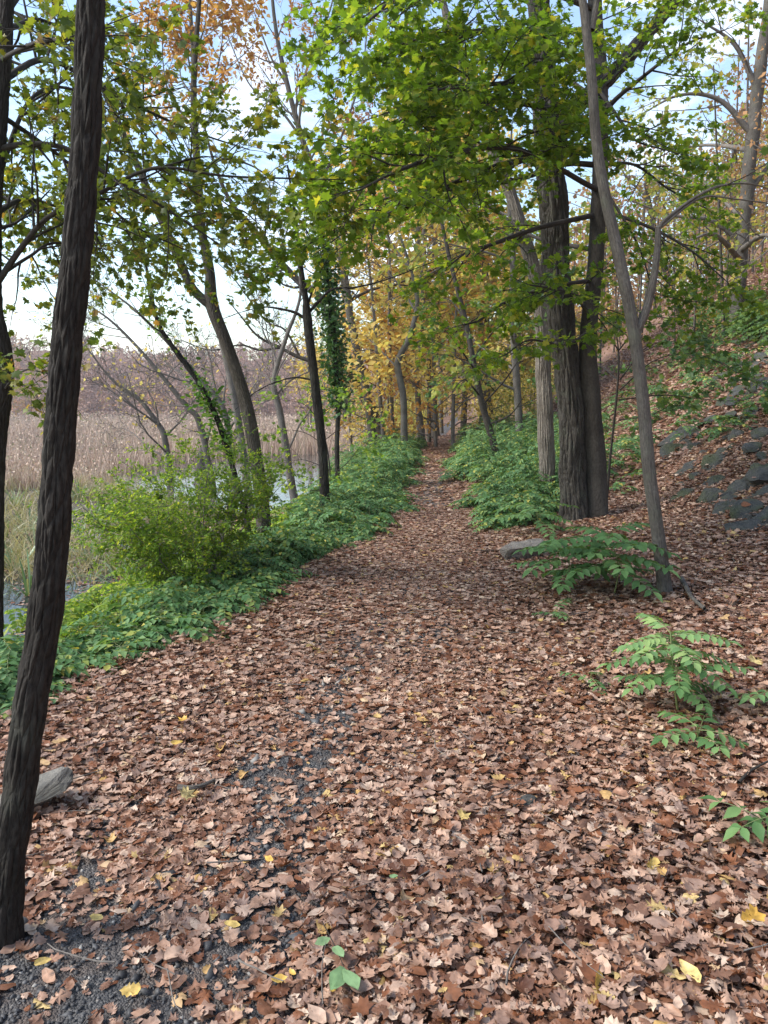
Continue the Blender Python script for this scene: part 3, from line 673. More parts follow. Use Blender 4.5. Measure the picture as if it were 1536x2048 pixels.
lone_leaf(668, 2015, 0.032, OVAL, M['gold'], .9, 'small yellow leaf below the green leaf at the bottom edge', seed=12)
lone_leaf(540, 1750, 0.041, OVAL, M['gold'], -.8, 'small ochre leaf standing on edge amid the leaf carpet', (.3, -.7), seed=13)
lone_leaf(1195, 2005, 0.076, OVAL, M['gold'], 1.2, 'folded golden leaf standing up at the bottom right of centre', (.5, -.7), (.2, 1.6, .2), 14)
lone_leaf(1378, 1985, 0.082, OVAL, M['gold'], 1.9, 'large twisted golden leaf at the bottom right', (-.3, -.5), (.5, 1.2, .5), 15)
lone_leaf(1300, 1765, 0.065, OAK_R, M['gold'], .7, 'curled olive yellow oak leaf on the right half', (.2, -.6), (.8, 1.2, .3), 16)
lone_leaf(1500, 1875, 0.076, OAK_W, M['gold'], .2, 'pale yellow scalloped leaf near the right edge', (0, -.4), seed=17)
lone_leaf(1510, 1345, 0.087, MAPLE, M['gold'], .4, 'yellow orange leaf at the right edge above the pinnate seedling', (0, -.4), seed=18)
lone_leaf(930, 1660, 0.053, MAPLE, M['gold'], .4, 'amber maple leaf left of the small dark stone', seed=19)
lone_leaf(787, 1785, 0.030, OVAL, M['fresh'], .1, 'single green leaf lying in the centre of the carpet', seed=20)
# a fallen green sprig
p = ground(672, 1945); sp = empty('fallen_sprig', p); tag(sp, 'fallen sprig with green leaflets on a thin stalk near the bottom', 'sprig')
C0 = np.array([p + [-.045, .12, .06], p + [0, .02, .055], p + [.03, -.07, .06]])
tube_obj('stalk', C0, [.0018, .0015, .001], 5, M['twig'], sp, n=8)
for q, (t, a, s) in enumerate([(.35, -2.6, .05), (.5, -1.0, .055), (.95, -1.9, .09), (1., -1.1, .08)]):
    tv, tf = ribbed(OVAL, .2, .4, .1, q); b0 = C0[0] + (C0[2] - C0[0]) * t
    X, Y, Z = frames(np.array([[math.cos(a), math.sin(a), .05]]), np.array([[.1, -.3, 1.]]))
    o = link('leaflet', make_mesh('leaflet', (tv[:, :1] * X + tv[:, 1:2] * Y + tv[:, 2:] * Z) * s + b0, tf, M['fresh']), sp)

# ------------------------------------------------------------------ stones
def stone_mesh(name, seed, dims, mat, sub=3, rough=.18, angular=5):
    """an angular rock: a sphere cut by random planes"""
    import bmesh
    r = np.random.default_rng(seed); bm = bmesh.new(); bmesh.ops.create_icosphere(bm, subdivisions=sub, radius=1)
    v = np.array([q.co for q in bm.verts])
    for _ in range(angular):
        n_ = nrm(r.normal(0, 1, 3)); dd = r.uniform(.45, .75); h = v @ n_; v = v - np.maximum(h - dd, 0)[:, None] * n_
    for n_ in ([0, 0, 1.], [0, 0, -1.]):
        n_ = nrm(np.array(n_) + r.normal(0, .12, 3)); h = v @ n_; v = v - np.maximum(h - .55, 0)[:, None] * n_
    v = v + (np.stack([vnoise(v[:, 0] * 3 + seed, v[:, 1] * 3 + v[:, 2] * 2, k) for k in range(3)], 1) - .5) * rough
    for q, co in zip(bm.verts, v): q.co = co * np.array(dims)
    me = bpy.data.meshes.new(name); bm.to_mesh(me); bm.free(); me.materials.append(mat); return me
def stone(name, px, py, dims, rot, mat, label, seed, sink=.35, tilt=(0, 0)):
    p = ground(px, py); o = link(name, stone_mesh(name, seed, dims, mat)); o.location = (p[0], p[1], p[2] + dims[2] * (1 - 2 * sink))
    o.rotation_euler = (tilt[0], tilt[1], rot); tag(o, label, 'rock'); return o
stone('rock', 1050, 1122, (.24, .20, .15), .3, M['rock'], 'weathered brown rock at the path edge beside the green seedling', 5, .18, (.1, -.1))
M['slab'] = rock_mat('weathered_slab', (.07, .065, .055), (.19, .175, .15), (.12, .115, .08))
p = at(92, 1632, 2.72)
o = link('stone_slab', stone_mesh('stone_slab', 9, (.135, .10, .05), M['slab'], 3, .08, 9)); o.location = (p[0] - .02, p[1], float(H(p[0], p[1])) + .10)
o.rotation_euler = (.12, -.30, .25); tag(o, 'flat grey stone slab resting against the dark foreground trunk', 'rock')
p0 = float(H(p[0], p[1]))
o = link('rock', stone_mesh('rock', 12, (.12, .10, .09), M['rock'])); o.location = (p[0] - .07, p[1] + .02, p0 + .02)
tag(o, 'small rock half buried beneath the flat stone slab', 'rock')
stone('rock', 1050, 1622, (.05, .035, .035), .4, M['slate'], 'small dark pointed stone poking out of the leaf carpet', 21, .0)
stone('rock', 1132, 1312, (.055, .04, .03), .9, M['rock'], 'small grey stone on the path left of the pinnate seedling', 22, .05)
# the tumbled slate on the bank
wall = empty('stone_wall', ground(1450, 980)); tag(wall, 'tumbled mossy slate stones of an old wall on the right bank', 'stone wall')
sm = [stone_mesh('stone', 40 + k, d, M['slate'], 3, .07, 14) for k, d in enumerate([(.36, .26, .09), (.28, .2, .08), (.44, .26, .12), (.24, .2, .11), (.34, .28, .07), (.2, .14, .07)])]
sr = np.random.default_rng(77); stones = []
seeds = [(1400, 960), (1362, 905), (1392, 880), (1430, 930), (1440, 975), (1418, 1015), (1500, 1070), (1478, 1040), (1530, 1050), (1520, 1000), (1495, 985), (1528, 960), (1460, 880), (1425, 845), (1502, 905),
         (1470, 905), (1530, 880), (1490, 840), (1456, 815), (1525, 830), (1380, 935), (1350, 880), (1410, 905), (1500, 700), (1525, 720), (1482, 685), (1530, 690), (1512, 740), (1495, 765), (1530, 770), (1475, 735), (1515, 665), (1490, 650), (1533, 645), (1520, 790), (1480, 790), (1450, 760), (1440, 1040), (1460, 1010)]
for k, (px, py) in enumerate(seeds):
    for rep in range(3):
        qx, qy = px + sr.normal(0, 5 + 12 * rep), py + sr.normal(0, 4 + 7 * rep)
        g = ground(min(qx, 1620), qy); o = link('stone', sm[sr.integers(0, 6)], wall)
        o.matrix_parent_inverse = Matrix.Translation(wall.location).inverted()
        s = sr.uniform(.6, 1.1) * (1 if rep == 0 else .7)
        o.location = (g[0], g[1], g[2] + sr.uniform(-.02, .07)); o.scale = (s, s, s)
        o.rotation_euler = (sr.normal(.15, .15), sr.normal(-.55, .15), sr.normal(.5, .35)); stones.append(o)
# a few leaves caught on the stones
from mathutils.bvhtree import BVHTree
bpy.context.view_layer.update(); bv = {m.name: BVHTree.FromPolygons([v.co for v in m.vertices], [p.vertices for p in m.polygons]) for m in sm}
LP, LN = [], []
for o in stones:
    mw = o.matrix_world; mi = mw.inverted()
    for _ in range(7):
        w = mw.translation + Vector((sr.uniform(-.35, .35), sr.uniform(-.3, .3), 1.0)); dl_ = (mi.to_3x3() @ Vector((0, 0, -1))).normalized()
        hit = bv[o.data.name].ray_cast(mi @ w, dl_)
        if hit[0] is not None:
            q = mw @ hit[0]
            if q.z > float(H(q.x, q.y)) + .01: LP.append([q.x, q.y, q.z + .012]); LN.append((mw.to_3x3() @ hit[1]).normalized())
LP, LN = np.array(LP), np.array(LN); n = len(LP); a = sr.random(n) * 6.28; s_ = sr.uniform(.06, .12, n)
X, Y, Z = frames(np.stack([np.cos(a), np.sin(a), 0 * a], 1), LN + sr.normal(0, .2, (n, 3))); Y = np.cross(Z, X)
instance_obj('caught_leaves', mid_src, LP - Y * (s_ * .5)[:, None], X, Y, Z, s_, lit)

# ------------------------------------------------------------------ trees on the right of the path
ST_MAPLE = dict(b_per_m=6.5, b_len=.62, flat=.80, t_num=7, t_len=.26, leaves=9, size=.066, trop=-.015, b_rad=.010)
def limb(T, spec, Y0, r0, r1, mat, st=None, t0=.2, dens=1.0, sides=8, part='limb', n=26):
    P = pts(spec, Y0); o, C, r = tube_obj(part, P, np.linspace(r0, r1, len(P)), sides, mat, T.root, n=n)
    if st: foliate(T, C, r, st, t0, dens)
    return C, r
def trunk(T, spec, Y0, radii, mat, sides=16, n=60, flare=.35, base=None, lumpy=.06, wob=.35):
    P = pts(spec, Y0)
    if base is not None: P[0] = base - np.array([0, 0, .12])
    return tube_obj('trunk', P, radii, sides, mat, T.root, n=n, flare=flare, lumpy=lumpy, wob=wob)[1:]

# big oak with a forked top
g = ground(1148, 1046); T = Tree('oak_tree', 'thick furrowed oak trunk right of the path, forking into a heavy right limb', g)
Y0 = g[1]
C, r = trunk(T, [(1150, 1046), (1150, 980), (1135, 800), (1122, 640), (1110, 480), (1100, 320), (1090, 140), (1078, -80), (1070, -500), (1060, -1000)], Y0,
             [.165, .152, .16, .155, .16, .165, .13, .12, .09, .05], M['bark_oak'], 72, 420, .30, g)
limb(T, [(1108, 300), (1128, 235), (1170, 200), (1240, 130), (1300, 60), (1350, 0), (1420, -120), (1480, -300)], Y0, .125, .05, M['bark_oak'], ST_MAPLE, .35, .5, 40, n=160)
limb(T, [(1082, 80), (1040, -60), (980, -200), (900, -330)], Y0, .07, .02, M['bark_oak'], ST_MAPLE, .3, .8)
limb(T, [(1080, -100), (1130, -300), (1230, -480)], Y0, .07, .02, M['bark_oak'], ST_MAPLE, .3, .8)
T.finish(M['twig'], MAPLES, M['maple'])
OAK_Y = Y0
# paler trunk close behind it
g = ground(1096, 1008); T = Tree('pale_barked_tree', 'pale shaggy trunk just behind and left of the thick oak', g); Y0 = g[1] + .25
C, r = trunk(T, [(1096, 1008), (1092, 850), (1086, 700), (1072, 560), (1048, 470), (1020, 390), (985, 300), (940, 180), (900, 60), (860, -100)], Y0, [.125, .115, .11, .10, .09, .08, .075, .07, .06, .04], M['bark_pale'], 56, 300, .25, np.array([*at(1096, 1004, Y0)[:2], H(at(1096, 1004, Y0)[0], Y0)]))
limb(T, [(1080, 640), (1090, 520), (1098, 420), (1110, 300)], Y0 + .3, .07, .03, M['bark_brown'])
T.finish(M['twig'], MAPLES, M['maple'])
# smooth barked maple with the long green sprays
g = ground(1192, 1040); T = Tree('maple_tree', 'smooth dark maple trunk right of the oak, with wide green leaf sprays', g); Y0 = g[1]
C, r = trunk(T, [(1196, 1042), (1192, 940), (1180, 800), (1176, 700), (1188, 560), (1196, 430), (1202, 300), (1198, 150), (1190, 0), (1184, -200), (1180, -600)], Y0,
             [.125, .115, .12, .10, .088, .088, .085, .08, .075, .06, .03], M['bark_smooth'], 24, 90, .30, g)
for spec, r0, dn in [
    ([(1192, 330), (1130, 328), (1060, 352), (960, 374), (830, 386), (720, 410), (640, 440)], .035, 1.25),
    ([(1200, 250), (1090, 215, -1), (900, 200, -2.2), (790, 250, -2.8), (700, 310, -3.2)], .034, 1.3),
    ([(1198, 140), (1050, 70, -1), (880, 70, -2), (780, 100, -2.6), (700, 150, -3.0)], .034, 1.25),
    ([(1192, 20), (1000, -50, -1), (850, -30, -2), (780, 10, -2.6), (720, 50, -3)], .032, .95),
    ([(1190, 430), (1080, 455, -.8), (980, 490, -1.6), (940, 500, -2), (900, 530, -2.3)], .03, .45),
    ([(1186, 560), (1100, 575, -.8), (1000, 610, -1.4), (960, 640, -1.8), (925, 650, -2)], .025, .25),
    ([(1200, 300), (1000, 330, -1.3), (800, 420, -2.2), (680, 460, -2.6), (590, 500, -2.8)], .034, 1.1),
    ([(1195, 380), (1040, 300, -1.8), (900, 310, -3.0), (800, 340, -3.6), (720, 380, -4)], .03, 1.3),
    ([(1190, -80), (1020, -160, -1.8), (880, -120, -3.2), (800, -20, -3.9), (740, 40, -4.2)], .03, 1.0),
    ([(1190, 60), (1060, 150, -1.6), (960, 170, -2.8), (860, 180, -3.4)], .028, .8),
    ([(1188, 500), (1060, 470, 1.2), (960, 400, 2.0), (850, 380, 2.6)], .028, 1.0),
    ([(1196, 200), (1060, 120, 1.5), (900, 130, 2.5), (760, 170, 3)], .03, 1.0),
    ([(1200, 240), (1230, 200, -.3), (1290, 150, -.6), (1370, 90, -1), (1450, 60, -1.4)], .032, 1.1),
    ([(1196, 420), (1290, 450, -.5), (1380, 500, -.9), (1450, 560, -1.2)], .022, 1.1),
    ([(1198, 330), (1270, 330, .6), (1340, 380, 1.0), (1420, 420, 1.4)], .022, 1.1),
    ([(1196, 360), (1236, 420, -.4), (1280, 500, -.8), (1310, 600, -1.2)], .018, .6),
    ([(1196, 280), (1150, 300, -1.2), (1100, 250, -2.0), (1050, 200, -2.4)], .02, 1.0),
    ([(1198, 180), (1240, 240, -1.0), (1270, 280, -1.6), (1330, 300, -2.0)], .02, .9),
    ([(1196, 80), (1150, 60, -1.4), (1110, 80, -2.2), (1060, 60, -2.6)], .02, 1.0),
    ([(1180, 640), (1150, 590, -1.4), (1120, 580, -2.2), (1060, 570, -2.6)], .016, .8),
    ([(1180, 660), (1130, 690, -1.0), (1060, 680, -1.7), (1010, 710, -2.2)], .016, .4)]:
    limb(T, spec, Y0, r0, .006, M['twig'], ST_MAPLE, .28, dn)
T.finish(M['twig'], MAPLES, M['maple'], singles=300)
# slender grey tree in front
g = ground(1336, 1194); T = Tree('slender_tree', 'slender grey trunk in front, forking above head height on the right', g); Y0 = g[1]
C, r = trunk(T, [(1336, 1194), (1318, 1090), (1298, 950), (1284, 800), (1266, 660), (1238, 520), (1212, 400), (1192, 280), (1182, 150), (1172, 50), (1160, -80), (1150, -400)], Y0,
             [.056, .048, .045, .044, .042, .039, .037, .035, .032, .029, .024, .010], M['bark_grey'], 24, 120, .25, g)
limb(T, [(1268, 672), (1290, 625), (1306, 560), (1314, 500), (1316, 455)], Y0, .032, .020, M['bark_grey'], None, .55, .5, 12, n=50)
limb(T, [(1316, 462), (1330, 440), (1390, 395), (1440, 372), (1500, 368), (1560, 385)], Y0, .015, .003, M['bark_grey'], dict(ST_MAPLE, b_per_m=1.5), .55, .5, 8)
limb(T, [(1316, 458, .02), (1325, 452), (1400, 396), (1470, 398), (1560, 410)], Y0, .012, .004, M['bark_grey'])
limb(T, [(1182, 60), (1190, 20), (1200, -40), (1230, -160)], Y0, .026, .01, M['bark_grey'], dict(ST_MAPLE, b_per_m=1.5), .5, .5, 12)
T.finish(M['twig'], MAPLES, M['low_maple'])
# understorey maple branches at knee to shoulder height
ST_LOW = dict(ST_MAPLE, size=.085, b_len=.6, b_per_m=4.6, flat=.85, t_num=5, leaves=5)
g = ground(1212, 1004); T = Tree('understorey_maple', 'low maple sapling spreading flat dark green sprays behind the slender tree', g); Y0 = g[1]
trunk(T, [(1212, 1004), (1222, 900), (1236, 760), (1236, 690), (1225, 640)], Y0, [.018, .016, .014, .01, .005], M['twig'], 8, 30, 0, g)
for spec in [[(1240, 780), (1310, 720, -.5), (1400, 710, -1), (1500, 760, -1.4)], [(1240, 760), (1300, 690, .2), (1390, 690, .4), (1470, 730, .6)], [(1238, 700), (1290, 640, -.6), (1350, 640, -1), (1440, 680, -1.4)],
             [(1238, 800), (1330, 790, .2), (1420, 800, .5), (1500, 800, .6)], [(1236, 760), (1180, 720, .7), (1130, 740, 1.2)], [(1236, 700), (1200, 640, -.8), (1150, 600, -1.4), (1090, 570, -1.8)], [(1240, 840), (1300, 830, -.4), (1360, 800, -.7)]]:
    limb(T, spec, Y0, .010, .003, M['twig'], ST_LOW, .15, 1.0, 6, n=14)
T.finish(M['twig'], MAPLES, M['low_maple'])
# leaning dark sapling among the ground cover
g = ground(1008, 952); T = Tree('leaning_sapling', 'thin dark sapling leaning left out of the ground cover right of the path', g); Y0 = g[1]
trunk(T, [(1008, 952), (985, 880), (962, 800), (948, 730), (930, 640), (905, 540), (880, 430)], Y0, [.075, .068, .06, .055, .05, .04, .03], M['bark_brown'], 14, 60, .2, g)
for spec in [[(965, 810), (1010, 760, -.6), (1050, 700, -1)], [(950, 740), (915, 690, -.6), (890, 660, -1)], [(958, 790), (930, 760, -.8), (905, 780, -1.2)], [(930, 640), (900, 600, .4), (870, 600, .8)], [(975, 850), (1020, 830, -.4), (1050, 790, -.8)], [(945, 720), (990, 660, -1), (1030, 640, -1.6)]]:
    limb(T, spec, Y0, .02, .005, M['twig'], dict(ST_LOW, size=.085), .2, .5, 6, n=14)
T.finish(M['twig'], MAPLES, M['low_maple'])

# trees further up the bank
def bank_tree(name, label, px, py, spec, radii, bark, mat, st, limbs, tpls=MAPLES_LO, twig='twig_grey', sides=14, Y=None):
    g = ground(px, py)
    T = Tree(name, label, g); Y0 = g[1]
    C, r = trunk(T, [(px, py)] + spec, Y0, radii, M[bark], sides, 60, .25, g)
    for l in limbs: limb(T, l, Y0, radii[-1] * 1.0, radii[-1] * .2, M[twig], st, .15, 1.3, 6, n=16)
    T.finish(M[twig], tpls, M[mat]); return T, C, r, Y0
ST_YG = dict(b_per_m=2.0, b_len=1.5, flat=.55, t_num=6, t_len=.5, leaves=5, size=.13, trop=.0, b_rad=.016, keep=.85)
bank_tree('grey_tree', 'straight grey trunk standing on the bank above the slate stones', 1472, 668,
    [(1478, 560), (1488, 430), (1505, 280), (1522, 130), (1545, -60), (1560, -300)], [.16, .15, .145, .14, .13, .11, .07], 'bark_grey', 'yellowgreen', ST_YG,
    [[(1480, 480), (1420, 440), (1340, 430), (1260, 400)], [(1490, 400), (1540, 330), (1600, 300)], [(1480, 520), (1430, 470, -2), (1380, 480, -3)], [(1505, 270), (1440, 200), (1360, 190), (1280, 230)], [(1515, 180), (1470, 90), (1400, 40)], [(1500, 300), (1420, 290, 2), (1330, 300, 3)], [(1482, 500), (1530, 470, -2), (1580, 500, -3)],
     [(1488, 440), (1400, 360, 3), (1320, 350, 5)], [(1525, 100), (1560, 20), (1600, -20)]])
bank_tree('leaning_bank_tree', 'short dark trunk leaning left on the far bank beneath yellow leaves', 1368, 640,
    [(1352, 600), (1338, 560), (1320, 500), (1300, 420), (1290, 320)], [.13, .12, .11, .10, .09, .06], 'bark_brown', 'yellowgreen', ST_YG,
    [[(1330, 540), (1380, 500), (1450, 470)], [(1320, 500), (1260, 470), (1210, 480)], [(1305, 430), (1360, 380), (1420, 370)], [(1300, 400), (1250, 350), (1230, 300)]])

# ------------------------------------------------------------------ trees on the left of the path
# dark foreground trunk
g = ground(8, 1885); T = Tree('foreground_tree', 'dark furrowed trunk in the left foreground rising out of frame', g); Y0 = g[1]
C, r = trunk(T, [(4, 1900), (12, 1780), (36, 1600), (62, 1400), (95, 1200), (115, 950), (133, 700), (155, 480), (170, 280), (178, 100), (183, -60), (190, -400), (200, -900), (205, -1500)], Y0,
             [.052, .047, .046, .045, .044, .042, .040, .038, .036, .034, .033, .03, .024, .014], M['bark_dark'], 72, 640, .25, g, .03, .12)
limb(T, [(190, -500), (300, -700, .5), (420, -800, .9)], Y0, .02, .006, M['twig'], ST_MAPLE, .3, .7)
limb(T, [(195, -700), (60, -900, .4), (-80, -1000, .8)], Y0, .02, .006, M['twig'], ST_MAPLE, .3, .7)
T.finish(M['twig'], MAPLES, M['maple_olive'])

# maple just outside the frame on the left, with its sprays across the sky
ST_OL = dict(ST_MAPLE, size=.060, b_per_m=8, b_len=.66, t_num=6, leaves=9, flat=.45)
Y0 = 5.2; bx = at(-20, 1350, Y0)[0]; g = np.array([bx, Y0, float(H(bx, Y0))])
T = Tree('left_maple_tree', 'dark crooked maple trunk at the left edge with olive green sprays', g)
C, r = trunk(T, [(-20, 1400), (-12, 1150), (-4, 900), (6, 800), (10, 740), (2, 680), (-14, 600), (-16, 440), (-6, 300), (4, 160), (12, 20), (20, -150), (30, -500)], Y0,
             [.075, .06, .055, .06, .062, .06, .06, .058, .056, .052, .05, .04, .02], M['bark_dark'], 40, 240, .2, g)
for spec, r0, dn in [
    ([(-14, 580), (40, 500), (100, 432), (190, 392), (270, 348), (340, 335), (450, 352), (630, 358)], .022, 1.15),
    ([(-10, 300), (60, 288), (140, 300), (230, 360), (320, 410), (440, 490)], .022, 1.15),
    ([(0, 230), (60, 270, .3), (140, 330, .6), (250, 440, 1), (370, 500, 1.3)], .018, 1.0),
    ([(-14, 560), (60, 512, .4), (110, 486, .7), (220, 500, 1.2)], .015, .8),
    ([(4, 160), (100, 120, .6), (230, 190, 1.2), (380, 260, 1.8), (500, 300, 2.2)], .024, 1.0),
    ([(10, 60), (80, 40, .8), (150, 80, 1.4), (220, 150, 2)], .02, .9),
    ([(0, 120), (60, 90, -.5), (110, 80, -.8), (170, 120, -1.0)], .015, .8),
    ([(-16, 430), (50, 400, .8), (140, 420, 1.6), (260, 450, 2.4), (380, 540, 3.0)], .022, 1.0),
    ([(-14, 380), (60, 200, .4), (150, 180, .8), (260, 250, 1.2)], .018, 1.0),
    ([(10, 30), (60, -30, .4), (120, -40, .8), (180, -20, 1.2)], .018, .6),
    ([(-10, 460), (40, 440, .5), (100, 380, .9)], .014, 1.0)]:
    limb(T, spec, Y0, r0, .005, M['twig'], ST_OL, .12, dn)
limb(T, [(8, 780), (30, 752, -.3), (60, 738, -.6), (85, 745, -.8)], Y0, .008, .003, M['twig'], dict(ST_OL, b_per_m=5, b_len=.3), .2, 1.0, 6)
T.finish(M['twig'], MAPLES, M['maple_olive'], singles=300)

# forked tree beside the shrub
g = ground(528, 1108); T = Tree('forked_tree', 'brown trunk leaning left beside the round shrub, forking high up', g); Y0 = g[1]
C, r = trunk(T, [(530, 1112), (524, 1010), (510, 900), (484, 780), (455, 690), (425, 610), (418, 540), (405, 470), (398, 380), (392, 300), (388, 180), (395, 60), (405, -100)], Y0,
             [.10, .088, .082, .078, .075, .08, .055, .05, .046, .04, .034, .028, .018], M['bark_brown'], 28, 150, .25, g)
C2, r2 = limb(T, [(425, 615), (385, 575), (355, 510), (335, 465), (300, 390), (255, 290), (215, 195), (160, 90), (105, 0), (60, -120)], Y0, .058, .024, M['bark_brown'], None, sides=16, n=60)
ST_B = dict(rmin=.005, b_per_m=2.2, b_len=1.9, flat=.3, trop=.05, size=.09, leaf_p=.22, leaf_n=4)
bare(T, C2, r2, ST_B, .3); bare(T, C, r, ST_B, .55)
for spec in [[(400, 480), (430, 430), (480, 420), (520, 450)], [(345, 490), (300, 470), (260, 500), (230, 560)], [(395, 360), (440, 320), (500, 330), (560, 370)], [(330, 450), (390, 420, -1), (460, 470, -1.4)]]:
    limb(T, spec, Y0, .02, .005, M['twig'], dict(ST_OL, b_per_m=2.5), .2, 1.0)
T.finish(M['twig'], MAPLES, M['maple_olive'])
FORK_Y = Y0
# thin leaning trunk with climbing leaves
g = ground(508, 1114); T = Tree('leaning_tree', 'thin dark trunk leaning far left beside the forked tree, wrapped in leaves', g); Y0 = g[1] + .2
CL, rL = trunk(T, [(510, 1116), (492, 1030), (470, 950), (440, 850), (400, 770), (350, 700), (318, 650), (303, 590), (290, 520), (270, 430), (262, 360)], Y0, [.042, .037, .035, .034, .033, .031, .028, .022, .018, .012, .007], M['bark_dark'], 24, 120, .2, g)
bare(T, CL, rL, dict(ST_B, b_len=1.1), .5)
T.finish(M['twig'], SIMPLES, M['yellowgreen'])
def vine(label, C, rad, n, size, mat, t0, t1, spread, tpls=OVALS, dens=None, stem=True):
    s = np.linspace(0, 1, len(C)); vt = empty('climbing_vine', [np.interp(t0, s, C[:, k]) for k in range(3)]); tag(vt, label, 'vine')
    tt = np.linspace(t0, t1, 60); B = np.stack([np.interp(tt, s, C[:, k]) for k in range(3)], 1)
    rr = np.interp(tt, s, rad); an = np.cumsum(rng.normal(.25, .2, 60))
    B = B + np.stack([np.cos(an), np.sin(an), 0 * an], 1) * (rr + .008)[:, None]
    if stem: tube_obj('stem', B, np.full(60, .008), 5, M['twig'], vt, n=80)
    t = t0 + (t1 - t0) * rng.random(n)
    if dens is not None: t = t[rng.random(n) < dens(t)]; n = len(t)
    p = np.stack([np.interp(t, s, C[:, k]) for k in range(3)], 1); a = rng.random(n) * 2 * np.pi
    d = np.stack([np.cos(a), np.sin(a), rng.normal(-.1, .4, n)], 1); out = np.interp(t, s, rad) + np.abs(rng.normal(0, 1, n)) * spread
    X, Y, Z = frames(d + rng.normal(0, .4, d.shape), rng.normal(0, .5, (n, 3)) + [0, 0, .8])
    scatter_obj('foliage', tpls, p + nrm(d) * out[:, None], X, Y, Z, size * rng.uniform(.6, 1.2, n), M[mat], vt)
clump = lambda f0, s0: (lambda t: sstep(.35, .6, vnoise(t * f0, t * 0, s0)) * .9 + .1)
vine('green climbing vine in tufts along the thin leaning trunk', CL, rL, 2000, .075, 'vine', .15, .9, .11, dens=clump(16, 3))

# thin dark tree with spreading arms
g = ground(652, 1064); T = Tree('thin_dark_tree', 'thin dark trunk left of the path with arching bare arms', g); Y0 = g[1]
C, r = trunk(T, [(652, 1066), (650, 980), (643, 880), (632, 780), (622, 700), (614, 630), (611, 590), (600, 520), (590, 430), (575, 330)], Y0, [.075, .068, .064, .062, .06, .062, .035, .028, .022, .012], M['bark_dark'], 40, 240, .2, g)
ST_B2 = dict(b_per_m=2.4, b_len=.9, flat=.5, trop=.0, size=.09, leaf_p=.12, leaf_n=3)
for spec, r0 in [([(614, 640), (590, 625), (560, 618), (530, 614), (490, 622), (440, 640)], .025), ([(617, 625), (640, 600), (665, 578), (710, 575), (770, 560), (850, 530), (930, 500)], .026), ([(614, 615), (625, 580), (640, 545), (655, 520), (700, 480)], .02), ([(624, 760), (590, 755), (550, 765), (510, 785), (470, 820)], .016), ([(610, 600), (590, 560, .4), (540, 540, .8), (480, 560, 1.2)], .02)]:
    Cq, rq = limb(T, spec, Y0, r0, .005, M['bark_dark'], None, sides=10, n=30); bare(T, Cq, rq, ST_B2, .2)
limb(T, [(600, 520), (620, 480), (600, 450), (570, 470)], Y0 - .5, .014, .004, M['twig'], ST_MAPLE, .2, 1.0)
T.finish(M['twig'], MAPLES, M['maple'])
# ivy pole
g = ground(676, 1010); T = Tree('ivy_clad_tree', 'narrow trunk clad in dark ivy between the thin dark tree and the grey trunk', g); Y0 = g[1]
CI, rI = trunk(T, [(680, 1010), (674, 900), (676, 800), (670, 720), (664, 640), (655, 560), (645, 480), (640, 400)], Y0, [.05, .048, .046, .045, .045, .04, .03, .015], M['bark_dark'], 18, 80, .1, g)
bare(T, CI, rI, dict(ST_B, b_len=1.2), .6); T.finish(M['twig'], SIMPLES, M['yellowgreen'])
vine('dark ivy covering the narrow trunk left of the path', CI, rI, 3200, .075, 'ivy', .34, .88, .13, MAPLES_LO)

# sapling with big fresh leaves between the trunks
g = ground(668, 1020); T = Tree('green_sapling', 'bright green sapling with broad leaves in front of the ivy trunk', g); Y0 = g[1] - .8
g2 = np.array([at(650, 1020, Y0)[0], Y0, float(H(at(650, 1020, Y0)[0], Y0))])
trunk(T, [(668, 1030), (660, 960), (655, 900), (640, 840), (630, 790)], Y0, [.014, .013, .011, .009, .005], M['twig'], 8, 24, 0, g2)
for spec in [[(655, 900), (620, 870), (580, 860), (545, 870)], [(650, 880), (690, 850), (720, 840)], [(645, 850), (610, 810), (570, 800)], [(640, 830), (680, 800, .5), (700, 770, .8)], [(658, 940), (610, 920), (570, 925)], [(660, 950), (690, 930, -.3), (715, 900, -.5)], [(660, 980), (620, 980, .3), (590, 960, .5)]]:
    limb(T, spec, Y0, .008, .003, M['twig'], dict(ST_LOW, b_per_m=4.5, b_len=.45, t_len=.25, flat=.4, leaves=4), .15, 1.0, 6, n=14)
T.finish(M['twig'], MAPLES, M['shrub'])

# grey trunk and its dark neighbour
ST_RUS = dict(rmin=.006, b_per_m=1.9, b_len=2.6, flat=.2, trop=.06, size=.13, leaf_p=.85, leaf_n=9)
g = ground(752, 918); T = Tree('grey_leaning_tree', 'grey trunk left of the path leaning left into bare russet-tipped branches', g); Y0 = g[1]
C, r = trunk(T, [(752, 918), (742, 850), (732, 780), (715, 710), (702, 640), (692, 570), (672, 470), (640, 370), (605, 280), (575, 170), (552, 60), (540, -60), (525, -250)], Y0, [.155, .14, .135, .13, .125, .12, .11, .10, .09, .075, .06, .045, .02], M['bark_grey'], 22, 120, .2, g)
bare(T, C, r, ST_RUS, .45)
for spec in [[(640, 370), (680, 280), (720, 160), (740, 20)], [(605, 280), (560, 220), (500, 170), (450, 60)], [(672, 470), (740, 380), (800, 300), (850, 200)], [(590, 220), (620, 120), (660, 20), (680, -80)], [(575, 170), (540, 110), (500, 0)]]:
    Cq, rq = limb(T, spec, Y0, .05, .012, M['bark_far'], None, sides=8, n=26); bare(T, Cq, rq, dict(ST_RUS, b_per_m=1.8, b_len=1.7), .15)
T.finish(M['twig_grey'], SIMPLES, M['russet'])
g = ground(776, 912); T = Tree('dark_leaning_tree', 'dark trunk behind the grey one, with a heavy limb reaching left over water', g); Y0 = g[1] + .8
g = np.array([at(776, 912, Y0)[0], Y0, float(H(at(776, 912, Y0)[0], Y0))])
